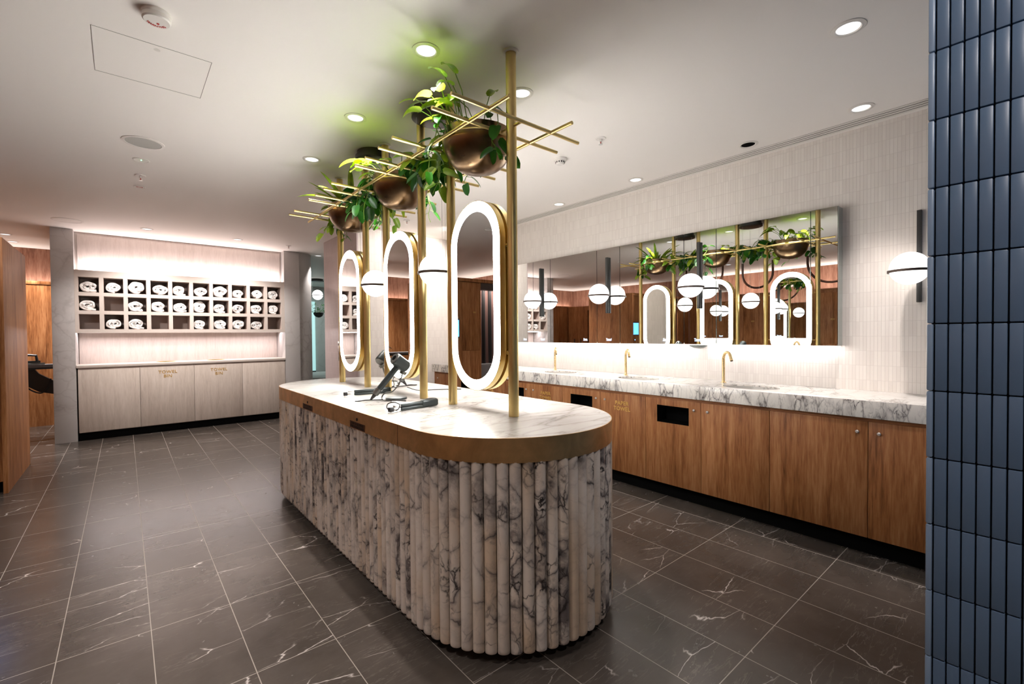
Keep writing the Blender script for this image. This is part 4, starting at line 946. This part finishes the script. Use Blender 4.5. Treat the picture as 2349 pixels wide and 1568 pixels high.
obj('indicator', lathe(B(), [(0.0, H - 0.035), (0.005, H - 0.035), (0.0045, H - 0.037), (0.0, H - 0.037)], (0.132, 2.452, 0), 14), M['red'], r_)
def flat_disc(name, x, y, R_, lab, cat, grp=None, inner=None):
    r_ = thing(name, (x, y, H - 0.004), lab, cat, grp)
    obj('ring', lathe(B(), [(R_, H - 0.0003), (R_, H - 0.003), (R_ * 0.86, H - 0.005), (R_ * 0.84, H - 0.001)], (x, y, 0), 40, cap=False), M['white_plastic'], r_)
    obj('grille', lathe(B(), [(0, H - 0.003), (R_ * 0.85, H - 0.003), (R_ * 0.85, H - 0.0003), (0, H - 0.0003)], (x, y, 0), 40), inner or M['ceiling'], r_)
    return r_
M['grille'] = simple('speaker_grille', lin(186, 184, 178), 0.6)
flat_disc('ceiling_speaker', 0.126, 4.109, 0.12, 'round flush ceiling speaker with grey grille, in front of the sprinkler row', 'speaker', 'flush ceiling speakers', M['grille'])
flat_disc('ceiling_speaker', -0.475, 7.347, 0.14, 'round flush ceiling speaker close to the left marble pier', 'speaker', 'flush ceiling speakers', M['ceiling'])
r_ = flat_disc('emergency_light', 0.123, 4.522, 0.052, 'small round emergency light with green dot between speaker and sprinkler', 'emergency light')
obj('indicator', sphere(B(), (0.123, 4.51, H - 0.005), 0.004, 10, 6), emit('green_indicator', (0.1, 0.9, 0.3), 2), r_)
r_ = flat_disc('flush_detector', 0.129, 5.326, 0.045, 'small flush round detector with pinkish centre, farthest of the row', 'detector')
obj('ring_print', lathe(B(), [(0.018, H - 0.0032), (0.024, H - 0.0045), (0.018, H - 0.0045)], (0.129, 5.326, 0), 20, cap=False), M['red'], r_)
def sprinkler(x, y, lab):
    r_ = thing('sprinkler', (x, y, H - 0.05), lab, 'sprinkler', 'ceiling sprinklers')
    obj('escutcheon', lathe(B(), [(0.0, H - 0.0003), (0.038, H - 0.0003), (0.034, H - 0.006), (0.0, H - 0.008)], (x, y, 0), 28), M['white_plastic'], r_)
    obj('body', lathe(B(), [(0.009, H - 0.008), (0.009, H - 0.022), (0.004, H - 0.024)], (x, y, 0), 14), M['chrome'], r_)
    obj('bulb', lathe(B(), [(0.0, H - 0.022), (0.003, H - 0.024), (0.003, H - 0.038), (0.0, H - 0.040)], (x, y, 0), 10), M['red'], r_)
    for s in (-1, 1): obj('frame_arm', tube(B(), [(x + s * 0.008, y, H - 0.02), (x + s * 0.011, y, H - 0.030), (x + s * 0.004, y, H - 0.042)], 0.0014, 6), M['chrome'], r_)
    obj('deflector', lathe(B(), [(0.0, H - 0.042), (0.014, H - 0.042), (0.014, H - 0.044), (0.0, H - 0.045)], (x, y, 0), 16), M['chrome'], r_)
sprinkler(0.127, 4.95, 'chrome sprinkler in the row of fittings above the left aisle')
sprinkler(2.556, 2.042, 'chrome sprinkler on the ceiling right of the lattice tips')
sprinkler(1.903, 7.406, 'chrome sprinkler near the right marble pier of the towel wall')
sprinkler(2.573, 4.943, 'chrome sprinkler seen between the poles under the lattice')
r_ = thing('dome_detector', (2.607, 2.479, H - 0.05), 'white dome smoke detector below the lattice tips on the right', 'detector')
obj('base', lathe(B(), [(0.0, H - 0.0003), (0.052, H - 0.0003), (0.050, H - 0.015), (0.036, H - 0.02)], (2.607, 2.479, 0), 32), M['white_plastic'], r_)
obj('dome', lathe(B(), [(0.036, H - 0.02), (0.034, H - 0.036), (0.024, H - 0.046), (0.0, H - 0.048)], (2.607, 2.479, 0), 28), M['white_plastic'], r_)
bm = B()
for k in range(12):
    a = 2 * PI * k / 12; cx_, cy_ = 2.607 + 0.0335 * math.cos(a), 2.479 + 0.0335 * math.sin(a); box(bm, cx_ - 0.003, cx_ + 0.003, cy_ - 0.003, cy_ + 0.003, H - 0.036, H - 0.024)
obj('vents', bm, M['slot_dark'], r_)
downlight(0.2, -0.5, 'added tilted downlight behind the camera, brightening the blue pier', 26, 90, direction=(0.8, 0.25, -0.6))  # added out of view so the blue tiles get enough light
# wall socket and switch on the mauve tiled wall
r_ = thing('wall_switch', (2.23, 6.29, 1.2), 'small steel switch plate on the mauve tiled wall', 'switch'); obj('plate', bx(2.2275, 2.2348, 6.26, 6.32, 1.13, 1.23, bev=0.002), M['chrome'], r_); obj('toggle', bx(2.2245, 2.2275, 6.28, 6.30, 1.17, 1.20), M['matt_black'], r_)
r_ = thing('power_socket', (2.23, 6.27, 1.0), 'dark double socket plate below the switch on the mauve tiles', 'socket'); obj('plate', bx(2.2275, 2.2348, 6.24, 6.30, 0.96, 1.10, bev=0.002), M['tool_grey'], r_)
for zz in (0.995, 1.065): obj('outlet', bx(2.2265, 2.2275, 6.255, 6.285, zz - 0.018, zz + 0.018), M['matt_black'], r_)

# ------------------------------------------------------------------ corridor seen through the gap
r_ = thing('globe_pendant', (3.545, 11.36, 2.1), 'small distant white globe pendant hanging in the corridor', 'pendant lamp')
globe_parts((3.545, 11.36, 2.285), r_, 0.118)
obj('ceiling_canopy', lathe(B(), [(0.0, H - 0.001), (0.13, H - 0.001), (0.13, H - 0.03), (0.145, H - 0.03), (0.145, H - 0.055), (0.0, H - 0.055)], (3.545, 11.36, 0), 32), M['matt_black'], r_)
obj('wire', tube(B(), [(3.43, 11.36, 1.86), (3.43, 11.36, H - 0.05)], 0.0012, 6), M['chrome'], r_)
r_ = thing('hanging_pot', (3.56, 11.36, 1.72), 'dark half-round pot hanging under the distant corridor globe', 'planter')
obj('pot', lathe(B(), [(0.0, 1.745)] + [(0.115 * math.sin(PI / 2 * k / 8), 1.86 - 0.115 * math.cos(PI / 2 * k / 8)) for k in range(1, 9)] + [(0.108, 1.862), (0.10, 1.84), (0.0, 1.84)], (3.56, 11.36, 0), 28), M['matt_black'], r_)
r_ = thing('bushy_plant', (3.56, 11.36, 1.84), 'bushy leafy plant in the dark corridor pot', 'plant')
bl = B(); bs = B(); rnd = random.Random(4)
for k in range(60):
    a = rnd.uniform(0, 6.28); e = rnd.uniform(-0.05, 1.3); L_ = rnd.uniform(0.08, 0.26); tip = Vector((3.56 + math.cos(a) * math.cos(e) * L_, 11.36 + math.sin(a) * math.cos(e) * L_, 1.86 + math.sin(e) * L_))
    if k % 3 == 0: tube(bs, [(3.56, 11.36, 1.84), tuple(tip)], 0.002, 5)
    leaf(bl, tip, (math.cos(a), math.sin(a), rnd.uniform(-0.3, 0.6)), rnd.uniform(0.05, 0.08), 0.017, 0.6, rnd.uniform(-0.5, 0.5))
obj('stems', bs, M['stem'], r_); obj('leaves', bl, M['leaf_dark'], r_)
r_ = thing('round_bench', (3.3, 10.2, 0), 'low round bench with pale stone top and dark base in the corridor', 'bench')
obj('seat', lathe(B(), [(0.0, 0.42), (0.88, 0.42), (0.90, 0.43), (0.90, 0.46), (0.88, 0.47), (0.0, 0.47)], (3.42, 10.2, 0), 48), M['marble_wall'], r_)
obj('base', lathe(B(), [(0.0, 0.0), (0.82, 0.0), (0.82, 0.42), (0.0, 0.42)], (3.42, 10.2, 0), 48), M['black'], r_)
r_ = thing('glass_screen', (3.85, 13.1, 0), 'tall cyan lit frosted glass panel at the end of the corridor', 'glass screen')
obj('glass', bx(3.30, 4.02, 13.13, 13.15, 0.35, 2.25), M['cyan_glass'], r_); obj('bottom_frame', bx(3.30, 4.02, 13.12, 13.16, 0.0, 0.35), M['matt_black'], r_)
area('corridor_fill', (4.6, 11.5, 2.62), 0.8, 0.8, 10, (0.75, 0.95, 0.92), (0, 0, -1))  # added cyan fill light without a fitting, tints the corridor marble
